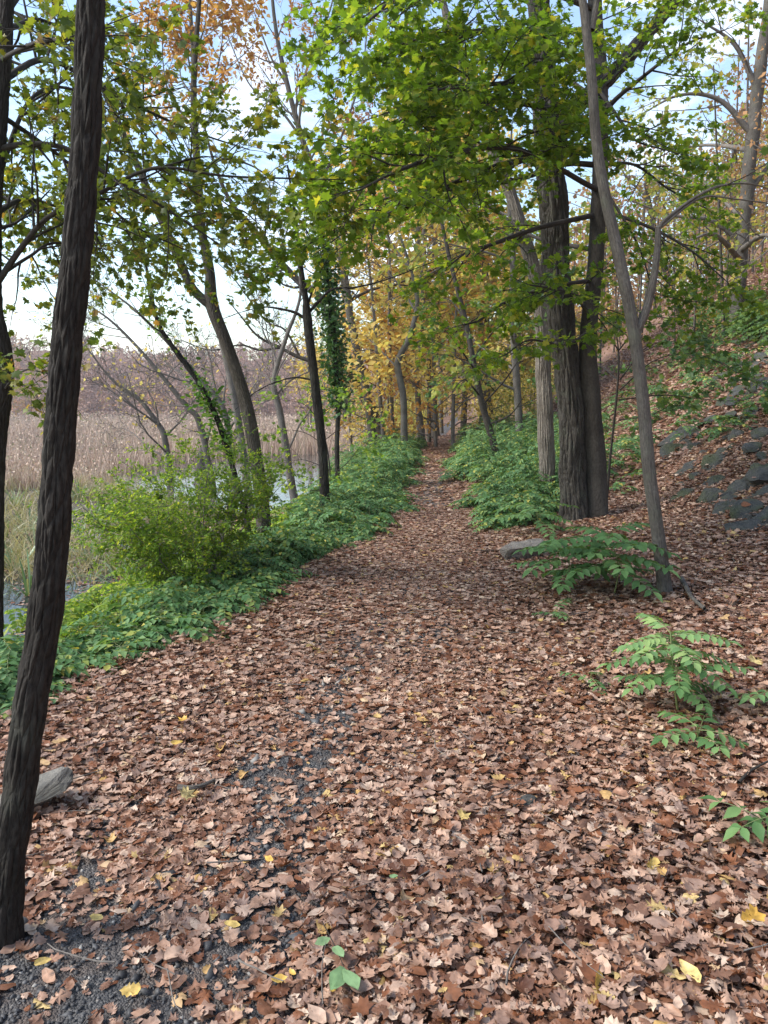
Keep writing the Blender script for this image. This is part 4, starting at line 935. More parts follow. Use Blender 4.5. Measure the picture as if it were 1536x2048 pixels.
C, r = trunk(T, [(776, 912), (752, 840), (722, 785), (684, 708), (642, 600), (594, 560), (545, 505), (500, 450), (462, 405), (430, 330), (400, 220)], Y0, [.19, .17, .165, .155, .14, .12, .10, .085, .07, .05, .02], M['bark_brown'], 22, 120, .2, g)
bare(T, C, r, ST_B, .45)
for spec, r0 in [([(690, 735), (640, 725), (600, 715), (560, 695), (515, 672), (480, 630), (455, 600)], .10), ([(560, 695), (520, 700), (480, 690), (420, 700), (360, 680)], .05), ([(655, 640), (720, 590), (790, 570), (860, 580)], .07), ([(600, 715), (570, 660), (530, 640), (470, 560), (430, 520)], .045), ([(790, 570), (850, 545), (920, 520)], .03)]:
    Cq, rq = limb(T, spec, Y0, r0, .012, M['bark_brown'], None, sides=10, n=30); bare(T, Cq, rq, dict(ST_B, b_len=1.5), .2)
T.finish(M['twig'], SIMPLES, M['yellow'])
# orange crowned tree at the top
Y0 = 21.0; bx = at(500, 930, Y0)[0]; g = np.array([bx, Y0, float(H(bx, Y0))])
T = Tree('orange_tree', 'tall slim tree over the water with a clump of orange leaves on top', g)
C, r = trunk(T, [(500, 1000), (470, 800), (425, 600), (398, 420), (390, 300), (388, 150), (380, 0), (372, -140)], Y0, [.12, .10, .085, .075, .065, .055, .045, .02], M['bark_far'], 12, 80, .1, g)
ST_OR = dict(b_per_m=4.5, b_len=1.2, flat=.1, t_num=7, t_len=.45, leaves=7, size=.16, trop=.0, b_rad=.016)
for spec in [[(390, 260), (340, 190), (325, 110), (330, 20)], [(388, 220), (430, 150), (445, 70), (440, -20)], [(388, 170), (370, 90), (350, 10), (330, -70)], [(385, 120), (410, 50), (420, -40)], [(390, 200), (360, 140, 1), (400, 60, 1.5)]]:
    limb(T, spec, Y0, .03, .006, M['bark_far'], ST_OR, .1, 1.0, 6, n=16)
T.finish(M['twig_grey'], SIMPLES, M['orange'], updown=.2)
# wavy trunk with yellow leaves at the bend of the path
g = ground(812, 916); T = Tree('wavy_tree', 'crooked thin grey trunk at the left path edge below yellow leaves', g); Y0 = g[1]
C, r = trunk(T, [(814, 916), (808, 860), (806, 800), (800, 760), (796, 725), (812, 690), (826, 650), (834, 600), (822, 540), (800, 470)], Y0, [.115, .10, .098, .098, .095, .085, .075, .06, .05, .03], M['bark_grey'], 14, 90, .2, g)
ST_Y = dict(b_per_m=2.2, b_len=1.6, flat=.35, t_num=7, t_len=.5, leaves=6, size=.14, trop=.02, b_rad=.015, keep=.95)
for spec in [[(830, 620), (790, 560, 1), (740, 520, 2), (690, 500, 3)], [(826, 640), (870, 600, 1), (900, 560, 2)], [(834, 590), (850, 520), (880, 440, 1)], [(800, 740), (760, 700, .6), (720, 660, 1.2)], [(812, 690), (860, 680, .8), (890, 690, 1.4)], [(820, 540), (770, 470, 1), (720, 430, 2)]]:
    limb(T, spec, Y0, .035, .008, M['bark_far'], ST_Y, .15, 1.0, 6, n=16)
T.finish(M['twig_grey'], SIMPLES, M['yellow'])

# trunks lining the far path
far = [(790, 905, -22, .10, 'yellow', 'slim trunk standing left of the crooked thin grey trunk'), (778, 893, -40, .09, 'yellow', 'leaning slim trunk behind the dark leaning tree'),
       (848, 893, -14, .14, 'yellow', 'first of the row of trunks along the far left path edge'), (858, 886, -12, .12, 'orange', 'second of the row of trunks along the far left path edge'),
       (868, 879, -8, .13, 'orange', 'third of the row of trunks along the far left path edge'), (876, 873, -6, .13, 'yellow', 'fourth of the row of trunks along the far left path edge'), (883, 867, -3, .14, 'yellowgreen', 'last trunk of the row where the path vanishes'),
       (925, 880, -25, .17, 'yellowgreen', 'thick trunk right of the far path behind the ground cover'), (962, 878, -18, .16, 'yellow', 'trunk right of the far path behind the leaning sapling'), (1042, 900, -26, .15, 'yellowgreen', 'trunk standing behind the pale shaggy trunk on its left'),
       (985, 872, -40, .20, 'yellow', 'leaning trunk well behind the ground cover right of the path')]
for k, (px, py, lean, rad, mat, lab) in enumerate(far):
    g = ground(px, py); Y0 = g[1]
    T = Tree('woodland_tree', lab, g, 'trees along the far path'); s = 22.0 / Y0
    h = 1.0 * min(1, s * 1.3)
    sp = [(px, py)] + [(px + lean * t + rng.normal(0, 5), py - 520 * t * (.75 + .5 * h)) for t in (.2, .4, .6, .8, 1.0)]
    C, r = trunk(T, sp, Y0, np.array([1, .9, .82, .7, .5, .2]) * rad * .72, M['bark_far'], 10, 50, .2, g)
    st = dict(ST_Y, b_per_m=2.4, b_len=1.5, size=.13 + .004 * Y0, keep=.62, leaves=8)
    nl = 12
    for q in range(nl):
        t = .22 + .78 * q / nl; p = C[int(t * 49)]; a = rng.random() * 6.28
        B = wander(p, [math.cos(a), math.sin(a), .45], rng.uniform(2.0, 3.6) * (1.2 - .5 * t), 7, .12, .0)
        T.curve(B, r[int(t * 49)] * .45, .008, 6); foliate(T, B, np.linspace(r[int(t * 49)] * .45, .008, 7), st, .25)
    T.finish(M['twig_grey'], QUADS if Y0 > 28 else SIMPLES, M[mat])

# young golden trees filling the view beside the far path
for px, py, top, lean, mat, lab in [(705, 925, 470, -30, 'yellow', 'young golden tree left of the grey leaning trunk'), (770, 905, 430, -45, 'yellow', 'young golden tree behind the dark leaning trunk'), (838, 900, 520, -20, 'yellow', 'golden sapling right of the crooked thin grey trunk'),
                              (872, 876, 640, -10, 'orange', 'orange leaved sapling at the path bend'), (905, 885, 560, 10, 'yellow', 'golden sapling just right of the far path'), (960, 885, 480, 20, 'yellowgreen', 'yellow-green sapling right of the far path behind the leaning one'), (1035, 890, 470, 10, 'yellow', 'golden young tree left of the pale shaggy trunk')]:
    Y0 = 24 + rng.random() * 6; bx = at(px, py, Y0)[0]; g = np.array([bx, Y0, float(H(bx, Y0))]); T = Tree('golden_tree', lab, g, 'golden trees by the far path')
    C, r = trunk(T, [(px, py), (px + lean * .3, py - (py - top) * .35), (px + lean * .6, py - (py - top) * .7), (px + lean, top)], Y0, [.07, .06, .045, .015], M['bark_far'], 8, 40, .1, g)
    for q in range(15):
        t = .12 + .88 * q / 15; i_ = min(int(t * 39), 38); a = rng.random() * 6.28
        B = wander(C[i_], [math.cos(a), math.sin(a), .35], rng.uniform(1.0, 2.4) * (1.15 - .5 * t), 6, .12, .0)
        T.curve(B, r[i_] * .4, .006, 5); foliate(T, B, np.linspace(r[i_] * .4, .006, 6), dict(ST_Y, b_per_m=2.4, b_len=.9, t_num=5, leaves=6, size=.14), .2)
    T.finish(M['twig_grey'], QUADS, M[mat])

# bare trees at the water's edge
for lab, spec, rad, mat, Y in [
    ('bare pale tree bending left over the reeds at the water edge', [(342, 935), (330, 880), (318, 850), (280, 800), (250, 780), (215, 750), (170, 690)], .14, 'yellow', 29),
    ('bare grey tree leaning left, second from the reeds', [(432, 930), (400, 850), (375, 815), (330, 760), (280, 700), (220, 640), (160, 600)], .13, 'yellow', 27),
    ('bare spreading tree behind the thin leaning trunk', [(470, 925), (450, 830), (400, 760), (340, 690), (270, 620), (190, 560)], .12, 'yellow', 25),
    ('bare tree right of the forked tree with low crossing limbs', [(590, 915), (560, 830), (548, 760), (570, 680), (600, 590), (590, 480)], .13, 'yellowgreen', 24)]:
    bx = at(*spec[0], Y)[0]; g = np.array([bx, Y, min(float(H(bx, Y)), WATER_Z + .1)])
    T = Tree('bare_tree', lab, g, 'bare trees at the water'); C, r = trunk(T, spec, Y, np.linspace(1, .15, len(spec)) * rad, M['bark_far'], 10, 50, .2, g)
    bare(T, C, r, dict(b_per_m=1.5, b_len=3.4, flat=.2, trop=.04, size=.15, leaf_p=.08, leaf_n=4, rmin=.009), .15, 3)
    T.finish(M['twig_grey'], QUADS, M[mat])
g = at(402, 915, 29); g[2] = WATER_Z + .05
st_ = empty('tree_stump', g); tag(st_, 'broken grey tree stump standing in the marsh water', 'stump')
tube_obj('trunk', np.array([g - [0, 0, .2], g + [.05, 0, .5], g + [.02, 0, 1.0], g + [.08, 0, 1.35]]), [.28, .22, .19, .10], 14, M['bark_far'], st_, n=40, flare=.4, lumpy=.25)

# ------------------------------------------------------------------ low plants
def leaflet_tpl(w=.24, fold=.10, droop=-.12):
    V = np.array([[0, 0, 0], [w * .8, .30, fold], [w, .55, fold + droop * .3], [0, 1, droop], [-w, .55, fold + droop * .3], [-w * .8, .30, fold], [0, .5, 0]], float)
    return V, np.array([[0, 1, 6], [1, 2, 6], [2, 3, 6], [3, 4, 6], [4, 5, 6], [5, 0, 6]])
LT = leaflet_tpl()
LT_LO = (np.array([[0, 0, 0], [.30, .45, .1], [0, 1, -.12], [-.30, .45, .1]], float), np.array([[0, 1, 2], [0, 2, 3]]))
def frond_curves(p, d, L, droop, n=8):
    d = nrm(d); out = [np.array(p, float)]
    for k in range(n - 1): d = nrm(d + np.array([0, 0, -droop])); out.append(out[-1] + d * L / (n - 1))
    return np.array(out)
def frond_leaflets(C, npair, size):
    """positions and axes of paired leaflets and one end leaflet along the rachis C"""
    n = len(C); P, D, Zs, S = [], [], [], []
    for k in range(npair):
        t = (.22 + .74 * k / max(npair - 1, 1)) * (n - 1); i = min(int(t), n - 2); p = C[i] + (C[i + 1] - C[i]) * (t - i); d = nrm(C[i + 1] - C[i])
        h = nrm(np.cross(d, [0, 0, 1.])); up = np.cross(h, d); taper = 1 - .45 * abs(k / max(npair - 1, 1) - .4)
        for s in (-1, 1):
            P.append(p); D.append(nrm(h * s + d * .45 - up * .18 + rng.normal(0, .08, 3))); Zs.append(nrm(up + rng.normal(0, .15, 3))); S.append(size * taper)
    P.append(C[-1]); D.append(nrm(C[-1] - C[-2])); Zs.append(np.array([0, 0, 1.])); S.append(size * .9)
    return P, D, Zs, S
def cover(name, label, spots, hfun, mat, nfr=(5, 9), L=(.20, .34), size=.075, npair=6, tpl=LT_LO):
    P, D, Zs, S, cur = [], [], [], [], []
    for x, y in spots:
        z = float(H(x, y)); h = hfun(x, y) * rng.uniform(.4, 1.25); lean = rng.normal(0, .18, 2)
        top = np.array([x + lean[0] * h, y + lean[1] * h, z + h])
        cur.append(np.linspace([x, y, z - .03], top, 3))
        n = rng.integers(*nfr)
        for k in range(n):
            a = k * 2.4 + rng.random(); t = rng.uniform(.35, 1.0)
            C = frond_curves(np.array([x, y, z]) * (1 - t) + top * t, [math.cos(a), math.sin(a), rng.uniform(.2, .7)], rng.uniform(*L), .16)
            cur.append(C[[0, 4, 7]]); q = frond_leaflets(C, npair, size * rng.uniform(.75, 1.2))
            P += q[0]; D += q[1]; Zs += q[2]; S += q[3]
    X, Y, Z = frames(np.array(D), np.array(Zs)); root = empty(name, (*spots[0], float(H(*spots[0])))); tag(root, label, 'ground cover', kind='stuff')
    scatter_obj('foliage', [tpl], np.array(P), X, Y, Z, np.array(S), M[mat], root)
    V, F, B = tube_batch(np.stack(cur), np.full((len(cur), 3), .0022), 3)
    o = link('stalks', make_mesh('stalks', V, F, M['stalk'], {'bark': ('POINT', 'FLOAT_VECTOR', B)}), root); o['kind'] = 'stuff'
b = NB('green_stalk'); p_ = b.n('ShaderNodeBsdfPrincipled', Roughness=.5); p_.inputs['Base Color'].default_value = (.14, .17, .06, 1); b.l(p_.outputs[0], b.out.inputs['Surface']); M['stalk'] = b.m
def band(n, y0, y1, pw, a, b_, hole=None):
    y = y0 + (y1 - y0) * rng.random(n) ** pw; x = a(y) + (b_(y) - a(y)) * rng.random(n)
    return [(u, v) for u, v in zip(x, y) if (hole is None or not hole(u, v))]
lh = lambda x, y: np.interp(y, [3, 6, 9, 12, 20, 32], [.24, .28, .34, .50, .60, .6]) * (0.4 + .6 * sstep(0, .6, xl(y) - x)) * (.55 + .9 * vnoise(x * 2.2, y * 2.2, 71))
cover('ground_cover', 'feathery green ground cover along the left edge of the path', band(1450, 3.3, 26, 1.25, lambda y: xl(y) - np.interp(y, [3, 5, 8, 12, 26], [.45, .6, 1.0, 1.7, 2.0]), lambda y: xl(y) - .12 + .5 * (vnoise(y * 1.3, y * 0, 83) - .5)), lh, 'cover')
rh = lambda x, y: np.interp(y, [8, 10, 13, 20, 30], [.20, .38, .58, .62, .6]) * (0.4 + .6 * sstep(0, .7, x - xr(y))) * (.55 + .9 * vnoise(x * 2.2, y * 2.2, 72))
cover('ground_cover', 'dense feathery green ground cover along the right edge of the path', band(1150, 8.8, 28, 1.1, lambda y: xr(y) + .12 + .5 * (vnoise(y * 1.1, y * 0, 84) - .4), lambda y: xr(y) + np.interp(y, [8, 10, 12, 28], [.7, 1.5, 2.4, 3.2]), lambda x, y: (x - 2.3) ** 2 + (y - 9.1) ** 2 < .25), rh, 'cover')
cover('ground_cover', 'scattered green seedlings on the leafy bank behind the trunks', band(120, 10, 22, 1., lambda y: xr(y) + 2.0, lambda y: xr(y) + 5.5), lambda x, y: .38, 'cover', (4, 7), (.22, .4), .085)
cover('ground_cover', 'weeds and seedlings on the bank below the left edge of the path', band(260, 5.5, 13, 1., lambda y: xl(y) - 2.6, lambda y: xl(y) - .9), lambda x, y: .34, 'shrub', (5, 8), (.18, .3), .07)
cover('ground_cover', 'green brambles growing at the top of the slate stones', [tuple(ground(px_, py_)[:2]) for px_, py_ in zip(rng.uniform(1380, 1560, 90), rng.uniform(610, 690, 90))], lambda x, y: .6, 'low_maple', (5, 8), (.3, .5), .12)

# the pinnate seedlings in the right foreground: every leaf and leaflet on its own
lmesh = {}
def seedling(label, px, py, h, nfr, L, npair, size, mats, seed, lean=(0, 0), a0=0., el=(.1, .6), stems=1):
    r_ = np.random.default_rng(seed); g = ground(px, py); root = empty('pinnate_seedling', g); tag(root, label, 'plant')
    top = g + np.array([lean[0], lean[1], h])
    tube_obj('stem', np.array([g - [0, 0, .03], (g + top) / 2 + r_.normal(0, .02, 3), top]), [.006, .005, .003], 6, M['stalk'], root, n=14)
    for k in range(nfr):
        a = a0 + k * 2.39996; t = .38 + .62 * (k + .5) / nfr; mat = mats[0] if t > .72 else mats[-1]
        C = frond_curves(g * (1 - t) + top * t, [math.cos(a), math.sin(a), r_.uniform(*el)], L * r_.uniform(.75, 1.15), .09)
        fo, _, _ = tube_obj('leaf', C, np.linspace(.0028, .001, 8), 4, M['stalk'], root, n=8, lumpy=0)
        for P, D, Zv, S in zip(*frond_leaflets(C, npair, size)):
            if mat not in lmesh: lmesh[mat] = make_mesh('leaflet', *LT, M[mat])
            X, Y, Z = frames(D[None], Zv[None]); m3 = np.stack([X[0], Y[0], Z[0]], 1) * S
            o = bpy.data.objects.new('leaflet', lmesh[mat]); COL.objects.link(o); o.parent = fo
            o.matrix_parent_inverse = Matrix.Translation((0, 0, 0))
            o.matrix_basis = Matrix([[*m3[0], P[0]], [*m3[1], P[1]], [*m3[2], P[2]], [0, 0, 0, 1]])
seedling('leafy green pinnate seedling between the path rock and the slender trunk', 1225, 1200, .50, 22, .40, 6, .125, ['pinnate'], 3, (-.05, 0), .4)
seedling('second stem of green seedling leaning towards the path rock', 1150, 1190, .42, 15, .36, 6, .12, ['pinnate', 'pinnate'], 4, (-.08, .02), 1.9)
seedling('pale topped pinnate seedling with dark lower leaves in the right foreground', 1360, 1440, .42, 20, .27, 7, .075, ['pinnate_pale', 'pinnate'], 5, (-.06, .02), .2)
seedling('tiny green seedling on the path side of the pale topped one', 1180, 1385, .10, 4, .16, 4, .05, ['pinnate'], 6)
seedling('low dark seedling at the foot of the pale topped one', 1400, 1500, .12, 6, .20, 4, .075, ['pinnate'], 7, (-.03, -.03), 2.5)
seedling('pale green seedling cut off by the right edge', 1560, 1440, .16, 6, .20, 4, .07, ['pinnate_pale'], 8)
seedling('dark green leaves at the right edge low in the frame', 1545, 1700, .14, 6, .17, 3, .085, ['pinnate'], 9)
seedling('small dark seedling lying low left of the leafy green one', 1110, 1245, .09, 4, .20, 5, .06, ['pinnate'], 10)
seedling('green seedling against the oak base above the path rock', 1085, 1075, .36, 10, .42, 6, .12, ['pinnate'], 11, (-.1, 0))

# ------------------------------------------------------------------ round shrub on the left
g = ground(388, 1212); root = empty('shrub', g); tag(root, 'round yellow-green shrub on the bank left of the path', 'shrub')
P_, D_ = [], []; twc = {}
for k in range(46):
    a = rng.random() * 6.28; sp_ = rng.uniform(.05, .50)
    d = np.array([math.cos(a) * sp_ - .12, math.sin(a) * sp_, 1.0]); C = wander(g + [math.cos(a) * .1, math.sin(a) * .08, -.05], d, rng.uniform(.95, 1.62), 9, .10, -.045)
    if k < 26: tube_obj('stem', C, np.linspace(.008, .002, 9), 5, M['twig_grey'], root, n=12)
    for q in range(16):
        t = rng.uniform(.28, 1) * 8; i = min(int(t), 7); p = C[i] + (C[i + 1] - C[i]) * (t - i)
        W = wander(p, side_dir(C[i + 1] - C[i], rng.uniform(.6, 1.2), .35) + [-.18, 0, 0], rng.uniform(.15, .42), 6, .15, -.08); twc.setdefault(6, []).append(W)
        for z in range(30):
            u = rng.random() * 4.99; i2 = int(u); P_.append(W[i2] + (W[i2 + 1] - W[i2]) * (u - i2) + rng.normal(0, .012, 3)); D_.append(side_dir(W[i2 + 1] - W[i2], 1.0, .5))
V, F, B = tube_batch(np.stack(twc[6]), np.tile(np.linspace(.0022, .001, 6), (len(twc[6]), 1)), 3)
o = link('twigs', make_mesh('twigs', V, F, M['twig_grey'], {'bark': ('POINT', 'FLOAT_VECTOR', B)}), root); o['kind'] = 'stuff'
P_ = np.array(P_); X, Y, Z = frames(np.array(D_), rng.normal(0, .4, (len(D_), 3)) + [0, 0, 1.])
scatter_obj('foliage', [LT_LO], P_, X, Y, Z, rng.uniform(.024, .042, len(P_)), M['shrub'], root)

# ------------------------------------------------------------------ marsh: reeds, grass, strap leaves, floating leaves
def blades(name, label, x, y, h, w, mat, lean, cat, bend=.5, seg=3, parent=None):
    n = len(x); z = H(x, y); a = rng.random(n) * 6.28; d = np.stack([np.cos(a), np.sin(a)], 1); a2 = rng.random(n) * 6.28; s = np.stack([np.cos(a2), np.sin(a2)], 1)
    V = []
    for k in range(seg + 1):
        t = k / seg; c = np.stack([x + d[:, 0] * lean * h * t ** (1 + bend), y + d[:, 1] * lean * h * t ** (1 + bend), z + h * (t - .35 * lean * t * t)], 1)
        ww = (w * (1 - .85 * t))[:, None] * np.c_[s, np.zeros(n)]
        V += [c - ww, c + ww]
    V = np.stack(V, 1).reshape(-1, 3); b0 = (np.arange(n) * 2 * (seg + 1))[:, None]
    F = np.concatenate([b0 + np.array([[2 * k, 2 * k + 1, 2 * k + 3, 2 * k + 2]]) for k in range(seg)], 0)
    o = link(name, make_mesh(name, V, F, M[mat], {'rnd': ('FACE', 'FLOAT', np.tile(rng.random(n), seg))}), parent)
    if label: tag(o, label, cat)
    o['kind'] = 'stuff'; return o
def ok_land(x, y): return (H(x, y) > WATER_Z - .12) & (x < xl(y) - 3)
N = 42000; y = 27 + 88 * rng.random(N) ** 1.5; x = -0.62 * y + (0.62 * y + xl(y) - 3) * rng.random(N)
k_ = ok_land(x, y); x, y = x[k_], y[k_]
front = sstep(26, 46, y + x * .25)
blades('reeds', 'broad bed of tan dry reeds across the marsh', x, y, rng.uniform(.8, 1.5, len(x)) * (.55 + .45 * front), .010 + .00042 * y, 'reed', rng.uniform(.05, .4, len(x)), 'reeds')
# feathery reed heads
N = 7000; q = rng.integers(0, len(x), N); hx, hy = x[q], y[q]
pos = np.stack([hx, hy, H(hx, hy) + rng.uniform(.9, 1.5, N) * (.55 + .45 * front[q])], 1); X, Y, Z = frames(rng.normal(0, .5, (N, 3)) + [0, 0, .6], rng.normal(0, 1, (N, 3)))
o = scatter_obj('reed_heads', QUADS, pos, X, Y, Z, .07 + .0018 * hy, M['reed']); tag(o, 'pinkish feathery heads of the dry reeds', 'reeds')
N = 9000; y = 13 + 18 * rng.random(N); x = -0.60 * y + (0.60 * y + xl(y) - 4.5) * rng.random(N); k_ = ok_land(x, y) & (fbm(x * .5, y * .5, 44) > .40); x, y = x[k_], y[k_]
blades('marsh_grass', 'pale bent marsh grass between the bank and the reeds', x, y, rng.uniform(.35, .95, len(x)), .006 + .0003 * y, 'sedge', rng.uniform(.3, 1.3, len(x)), 'grass')
clumps = [(30, 1140), (75, 1110), (110, 1085), (160, 1075), (215, 1095), (250, 1060), (190, 1035), (120, 1040), (60, 1060), (15, 1080), (235, 1140), (180, 1120), (290, 1010), (225, 985), (160, 1000), (95, 1010), (280, 1110), (30, 1015), (340, 1000), (255, 1180), (60, 1180)]
place = ['cut off by the left edge', 'left of the dark foreground trunk', 'behind the dark foreground trunk', 'right of the dark foreground trunk', 'between the dark trunk and the round shrub', 'just above the round shrub']
order = ['nearest', 'second nearest', 'third nearest', 'fourth nearest', 'fifth nearest']; rank = {}
for k, (px, py) in enumerate(sorted(clumps, key=lambda c: -c[1])):
    r_ = ray(px, py); t = (WATER_Z + .05 - CAM_H) / r_[2]; cx_, cy_ = r_[0] * t, r_[1] * t
    n = 26; a = rng.random(n) * 6.28; rr = rng.random(n) * .18
    base = empty('strap_leaf_clump', (cx_, cy_, float(H(cx_, cy_)))); w_ = 0 if px < 20 else 1 if px < 65 else 2 if px < 125 else 3 if px < 200 else 4 if px < 262 else 5
    rank[w_] = rank.get(w_, -1) + 1; tag(base, order[rank[w_]] + ' clump of arching strap leaves ' + place[w_], 'marsh plant', 'strap-leaved clumps in the mud')
    for z in range(n):
        x_, y_ = cx_ + math.cos(a[z]) * rr[z], cy_ + math.sin(a[z]) * rr[z]; C = frond_curves((x_, y_, float(H(x_, y_)) - .02), [math.cos(a[z]) * rng.uniform(.25, .8), math.sin(a[z]) * rng.uniform(.25, .8), 1], rng.uniform(.55, 1.05), rng.uniform(.12, .34), 7)
        s = np.array([-math.sin(a[z]), math.cos(a[z]), 0]) * .016; w = np.array([1, 1.1, 1.1, 1, .85, .55, .05])[:, None]
        V = np.stack([C - s * w, C + s * w + [0, 0, .002]], 1).reshape(-1, 3)
        f = np.array([[2 * i, 2 * i + 1, 2 * i + 3, 2 * i + 2] for i in range(6)])
        o = link('strap_leaf', make_mesh('strap_leaf', V, f, M['iris']), base)
N = 9000; y = 10 + 40 * rng.random(N); x = -0.5 * y + (0.5 * y + xl(y) - 3) * rng.random(N); k_ = (H(x, y) < WATER_Z - .03) & (fbm(x * .8, y * .8, 50) > .42); x, y = x[k_], y[k_]; n = len(x)
a = rng.random(n) * 6.28; X, Y, Z = frames(np.stack([np.cos(a), np.sin(a), 0 * a], 1), np.tile([0, 0, 1.], (n, 1)) + rng.normal(0, .05, (n, 3)))
o = scatter_obj('floating_leaves', [fan(SIMPLE, .1, .05)], np.stack([x, y, np.full(n, WATER_Z + .015)], 1), X, Y, Z, rng.uniform(.06, .13, n), M['litter']); tag(o, 'dark leaves floating on the marsh water', 'floating leaves')

# ------------------------------------------------------------------ far woods
def wood(name, label, spots, hh, mat, nl, bark, up=.75, spread=.32, lsize=.055, bare_low=.25):
    """many far trees read as one mass: a stem and a few limbs each, with a loose cloud of twig and leaf flecks"""
    P, S, cur, rad = [], [], [], []
    for x, y in spots:
        z = float(H(x, y)); h = hh * rng.uniform(.6, 1.15); top = np.array([x + rng.normal(0, .05) * h, y, z + h])
        b0 = np.array([x, y, z - .3]); cur.append(np.linspace(b0, top, 5)); rad.append(np.linspace(h * .009, h * .003, 5))
        for q in range(3):
            t = rng.uniform(.35, .85); a = rng.random() * 6.28; p = b0 + (top - b0) * t
            cur.append(wander(p, [math.cos(a), math.sin(a), rng.uniform(.4, 1.2)], h * rng.uniform(.2, .4), 5, .12, .0)); rad.append(np.linspace(h * .004, h * .0012, 5))
        n = int(nl * rng.uniform(.3, 1.2)); u = rng.random(n); a = rng.random(n) * 6.28; t = bare_low + (1 - bare_low) * rng.random(n)
        w = h * spread * np.sqrt(u) * np.sin(np.clip((t - bare_low * .7) / (1 - bare_low * .7), 0, 1) * 3.0 + .14) ** .7
        P.append(np.stack([x + np.cos(a) * w, y + np.sin(a) * w, z + h * t], 1)); S.append(np.full(n, h * lsize))
    P = np.vstack(P); S = np.concatenate(S); n = len(P)
    tint = np.repeat(0, n)
    root = empty(name, (*spots[0], float(H(*spots[0])))); tag(root, label, 'wood', kind='stuff')
    X, Y, Z = frames(rng.normal(0, 1, (n, 3)), rng.normal(0, 1, (n, 3)))
    V, F, R = scatter(QUADS, P, X, Y, Z, S * rng.uniform(.5, 1.2, n))
    # one hue for each tree, slightly varied leaf by leaf
    ids = np.concatenate([np.full(len(q), k) for k, q in enumerate([None] and [1] * 0)]) if False else None
    o = link('foliage', make_mesh('foliage', V, F, M[mat], {'rnd': ('FACE', 'FLOAT', np.clip(hue_of(V[F[:, 0]]) * .8 + R * .2, 0, .999))}), root); o['kind'] = 'stuff'
    V, F, B = tube_batch(np.stack(cur), np.stack(rad), 3)
    o = link('stems', make_mesh('stems', V, F, M[bark], {'bark': ('POINT', 'FLOAT_VECTOR', B)}, True), root); o['kind'] = 'stuff'
def hue_of(P):
    return np.clip(vnoise(P[:, 0] * .28 + 40, P[:, 1] * .10 + 7, 61) * 1.1 - .05, 0, .99)
y = 126 + 130 * rng.random(1300); x = -0.62 * y + rng.random(1300) * (0.62 * y + 40)
wood('far_wood', 'far hillside wood of bare reddish trees beyond the marsh', list(zip(x, y)), 5.2, 'farwood', 130, 'twig_grey', lsize=.12, bare_low=.05)
y = 34 + 60 * rng.random(200); x = xr(y) + 6 + 45 * rng.random(200)
k_ = (x / y < .95)
wood('hillside_wood', 'autumn wood of thin trees on the hillside right of the path', list(zip(x[k_], y[k_])), 11, 'hillwood', 440, 'bark_far', lsize=.034, spread=.28, bare_low=.04)
y = 15 + 22 * rng.random(84); x = xr(y) + 5.2 + 16 * rng.random(84)
wood('bank_saplings', 'slender leafy saplings scattered over the bank behind the slate stones', list(zip(x, y)), 7, 'hillwood', 620, 'bark_far', lsize=.016, spread=.28, bare_low=.05)
y = 52 + 70 * rng.random(64); x = xc(y) - 4.5 + 14 * rng.random(64); x = np.where(np.abs(x - xc(y)) < 1.3, x + 3, x)
wood('path_end_wood', 'golden wood closing the view where the path vanishes', list(zip(x, y)), 12, 'yellow', 330, 'bark_far', lsize=.026, spread=.26, bare_low=.06)
y = 56 + 60 * rng.random(60); x = xl(y) - 2 - 10 * rng.random(60)
wood('marsh_edge_wood', 'thin trees lining the marsh shore left of the far path', list(zip(x, y)), 10, 'hillwood', 260, 'bark_far', lsize=.022, spread=.2, bare_low=.15)
# brush closing the ground at the end of the path
y = 30 + 40 * rng.random(160); x = np.where(rng.random(160) < .5, xl(y) - .4 - 3 * rng.random(160), xr(y) + 1 + 5 * rng.random(160))
wood('undergrowth', 'low brush and saplings on both sides of the far path', list(zip(x, y)), 2.4, 'yellowgreen', 260, 'bark_far', lsize=.05, spread=.3, bare_low=.02)

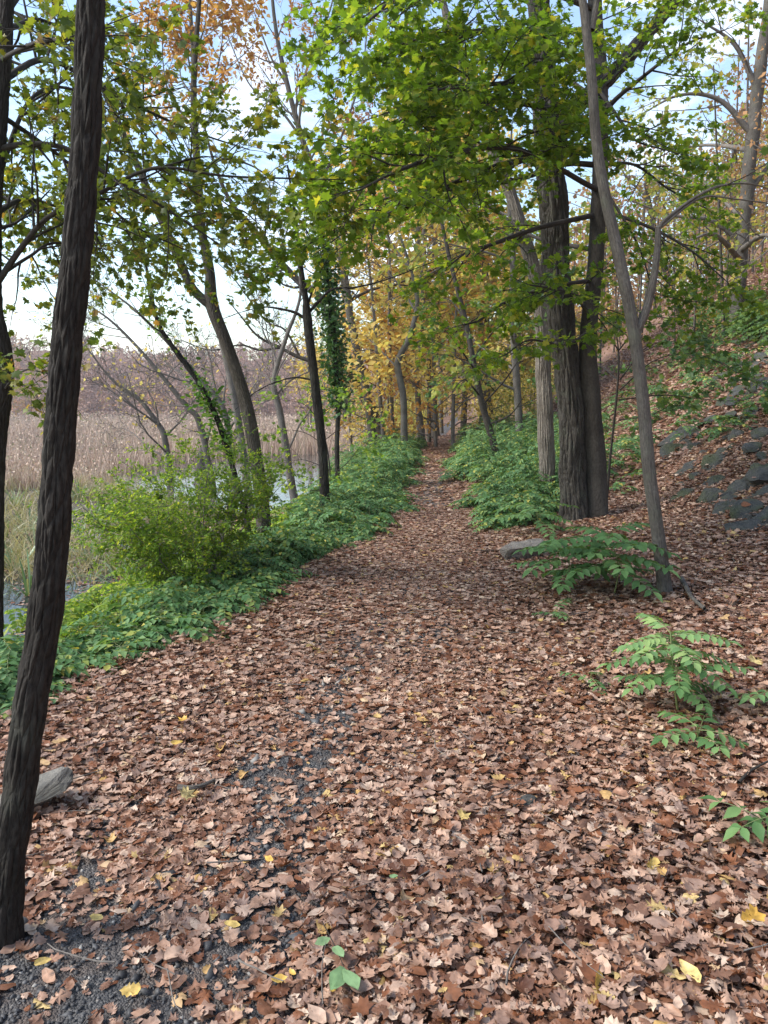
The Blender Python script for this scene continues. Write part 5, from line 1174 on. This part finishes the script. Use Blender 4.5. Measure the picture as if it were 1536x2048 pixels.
# ------------------------------------------------------------------ sticks
def stick(label, P, r0, r1, mat='bark_grey'):
    P = np.array(P); e = empty('fallen_branch', P[0]); tag(e, label, 'branch'); tube_obj('wood', P, np.linspace(r0, r1, len(P)), 10, M[mat], e, n=30, lumpy=.15)
stick('pale fallen branch curving from the foot of the slender trunk', [ground(px, py) + [0, 0, .075] for px, py in [(1362, 1176), (1372, 1195), (1382, 1215), (1408, 1240)]], .018, .012)
stick('short stick on the bare muddy clump left of centre', [ground(px, py) + [0, 0, .06] for px, py in [(358, 1604), (380, 1606), (405, 1600), (430, 1588)]], .012, .006)
stick('thin twig lying at the lower right edge', [ground(px, py) + [0, 0, .07] for px, py in [(1475, 1600), (1500, 1575), (1536, 1555)]], .006, .004, 'twig')
stick('dead branch lying in the mud below the round shrub', [ground(px, py) + [0, 0, .06] for px, py in [(110, 1190), (150, 1165), (200, 1125), (260, 1090)]], .03, .012, 'bark_brown')

tw_ = []
for k in range(170):
    y = 1.3 + 8 * rng.random() ** 1.3; x = rng.uniform(max(-.5 * y - .3, float(xl(y))), .5 * y + .5); a = rng.random() * 6.28; Lt = rng.uniform(.06, .28)
    C = wander((x, y, 0), [math.cos(a), math.sin(a), 0], Lt, 6, .14, 0); C[:, 2] = H(C[:, 0], C[:, 1]) + .045 + rng.random() * .02 + np.linspace(0, rng.uniform(-.02, .02), 6); tw_.append(C)
V, F, B = tube_batch(np.stack(tw_), np.stack([np.linspace(1, .5, 6) * rng.uniform(.0015, .004) for _ in tw_]), 4)
o = link('twig_litter', make_mesh('twig_litter', V, F, M['twig_grey'], {'bark': ('POINT', 'FLOAT_VECTOR', B)}, True)); tag(o, 'thin dead twigs scattered among the fallen leaves', 'twigs', kind='stuff')

# ------------------------------------------------------------------ the air over the marsh
hz = np.array([[sx, sy, sz] for sx in (-480, 320) for sy in (-20, 540) for sz in (-6, 46)], float)
me = make_mesh('haze', hz, np.array([[0, 1, 3, 2], [4, 6, 7, 5], [0, 4, 5, 1], [2, 3, 7, 6], [0, 2, 6, 4], [1, 5, 7, 3]]), None)
b = NB('thin_haze'); v_ = b.n('ShaderNodeVolumePrincipled', Density=0.0006); v_.inputs['Color'].default_value = (.95, .95, .97, 1); v_.inputs['Anisotropy'].default_value = .2
b.l(v_.outputs[0], b.out.inputs['Volume']); me.materials.append(b.m); o = link('haze', me); tag(o, 'thin pale haze in the air over the marsh and wood', 'haze', kind='stuff')
print('TRIS', sum(len(m.loops) - 2 * len(m.polygons) for m in bpy.data.meshes))
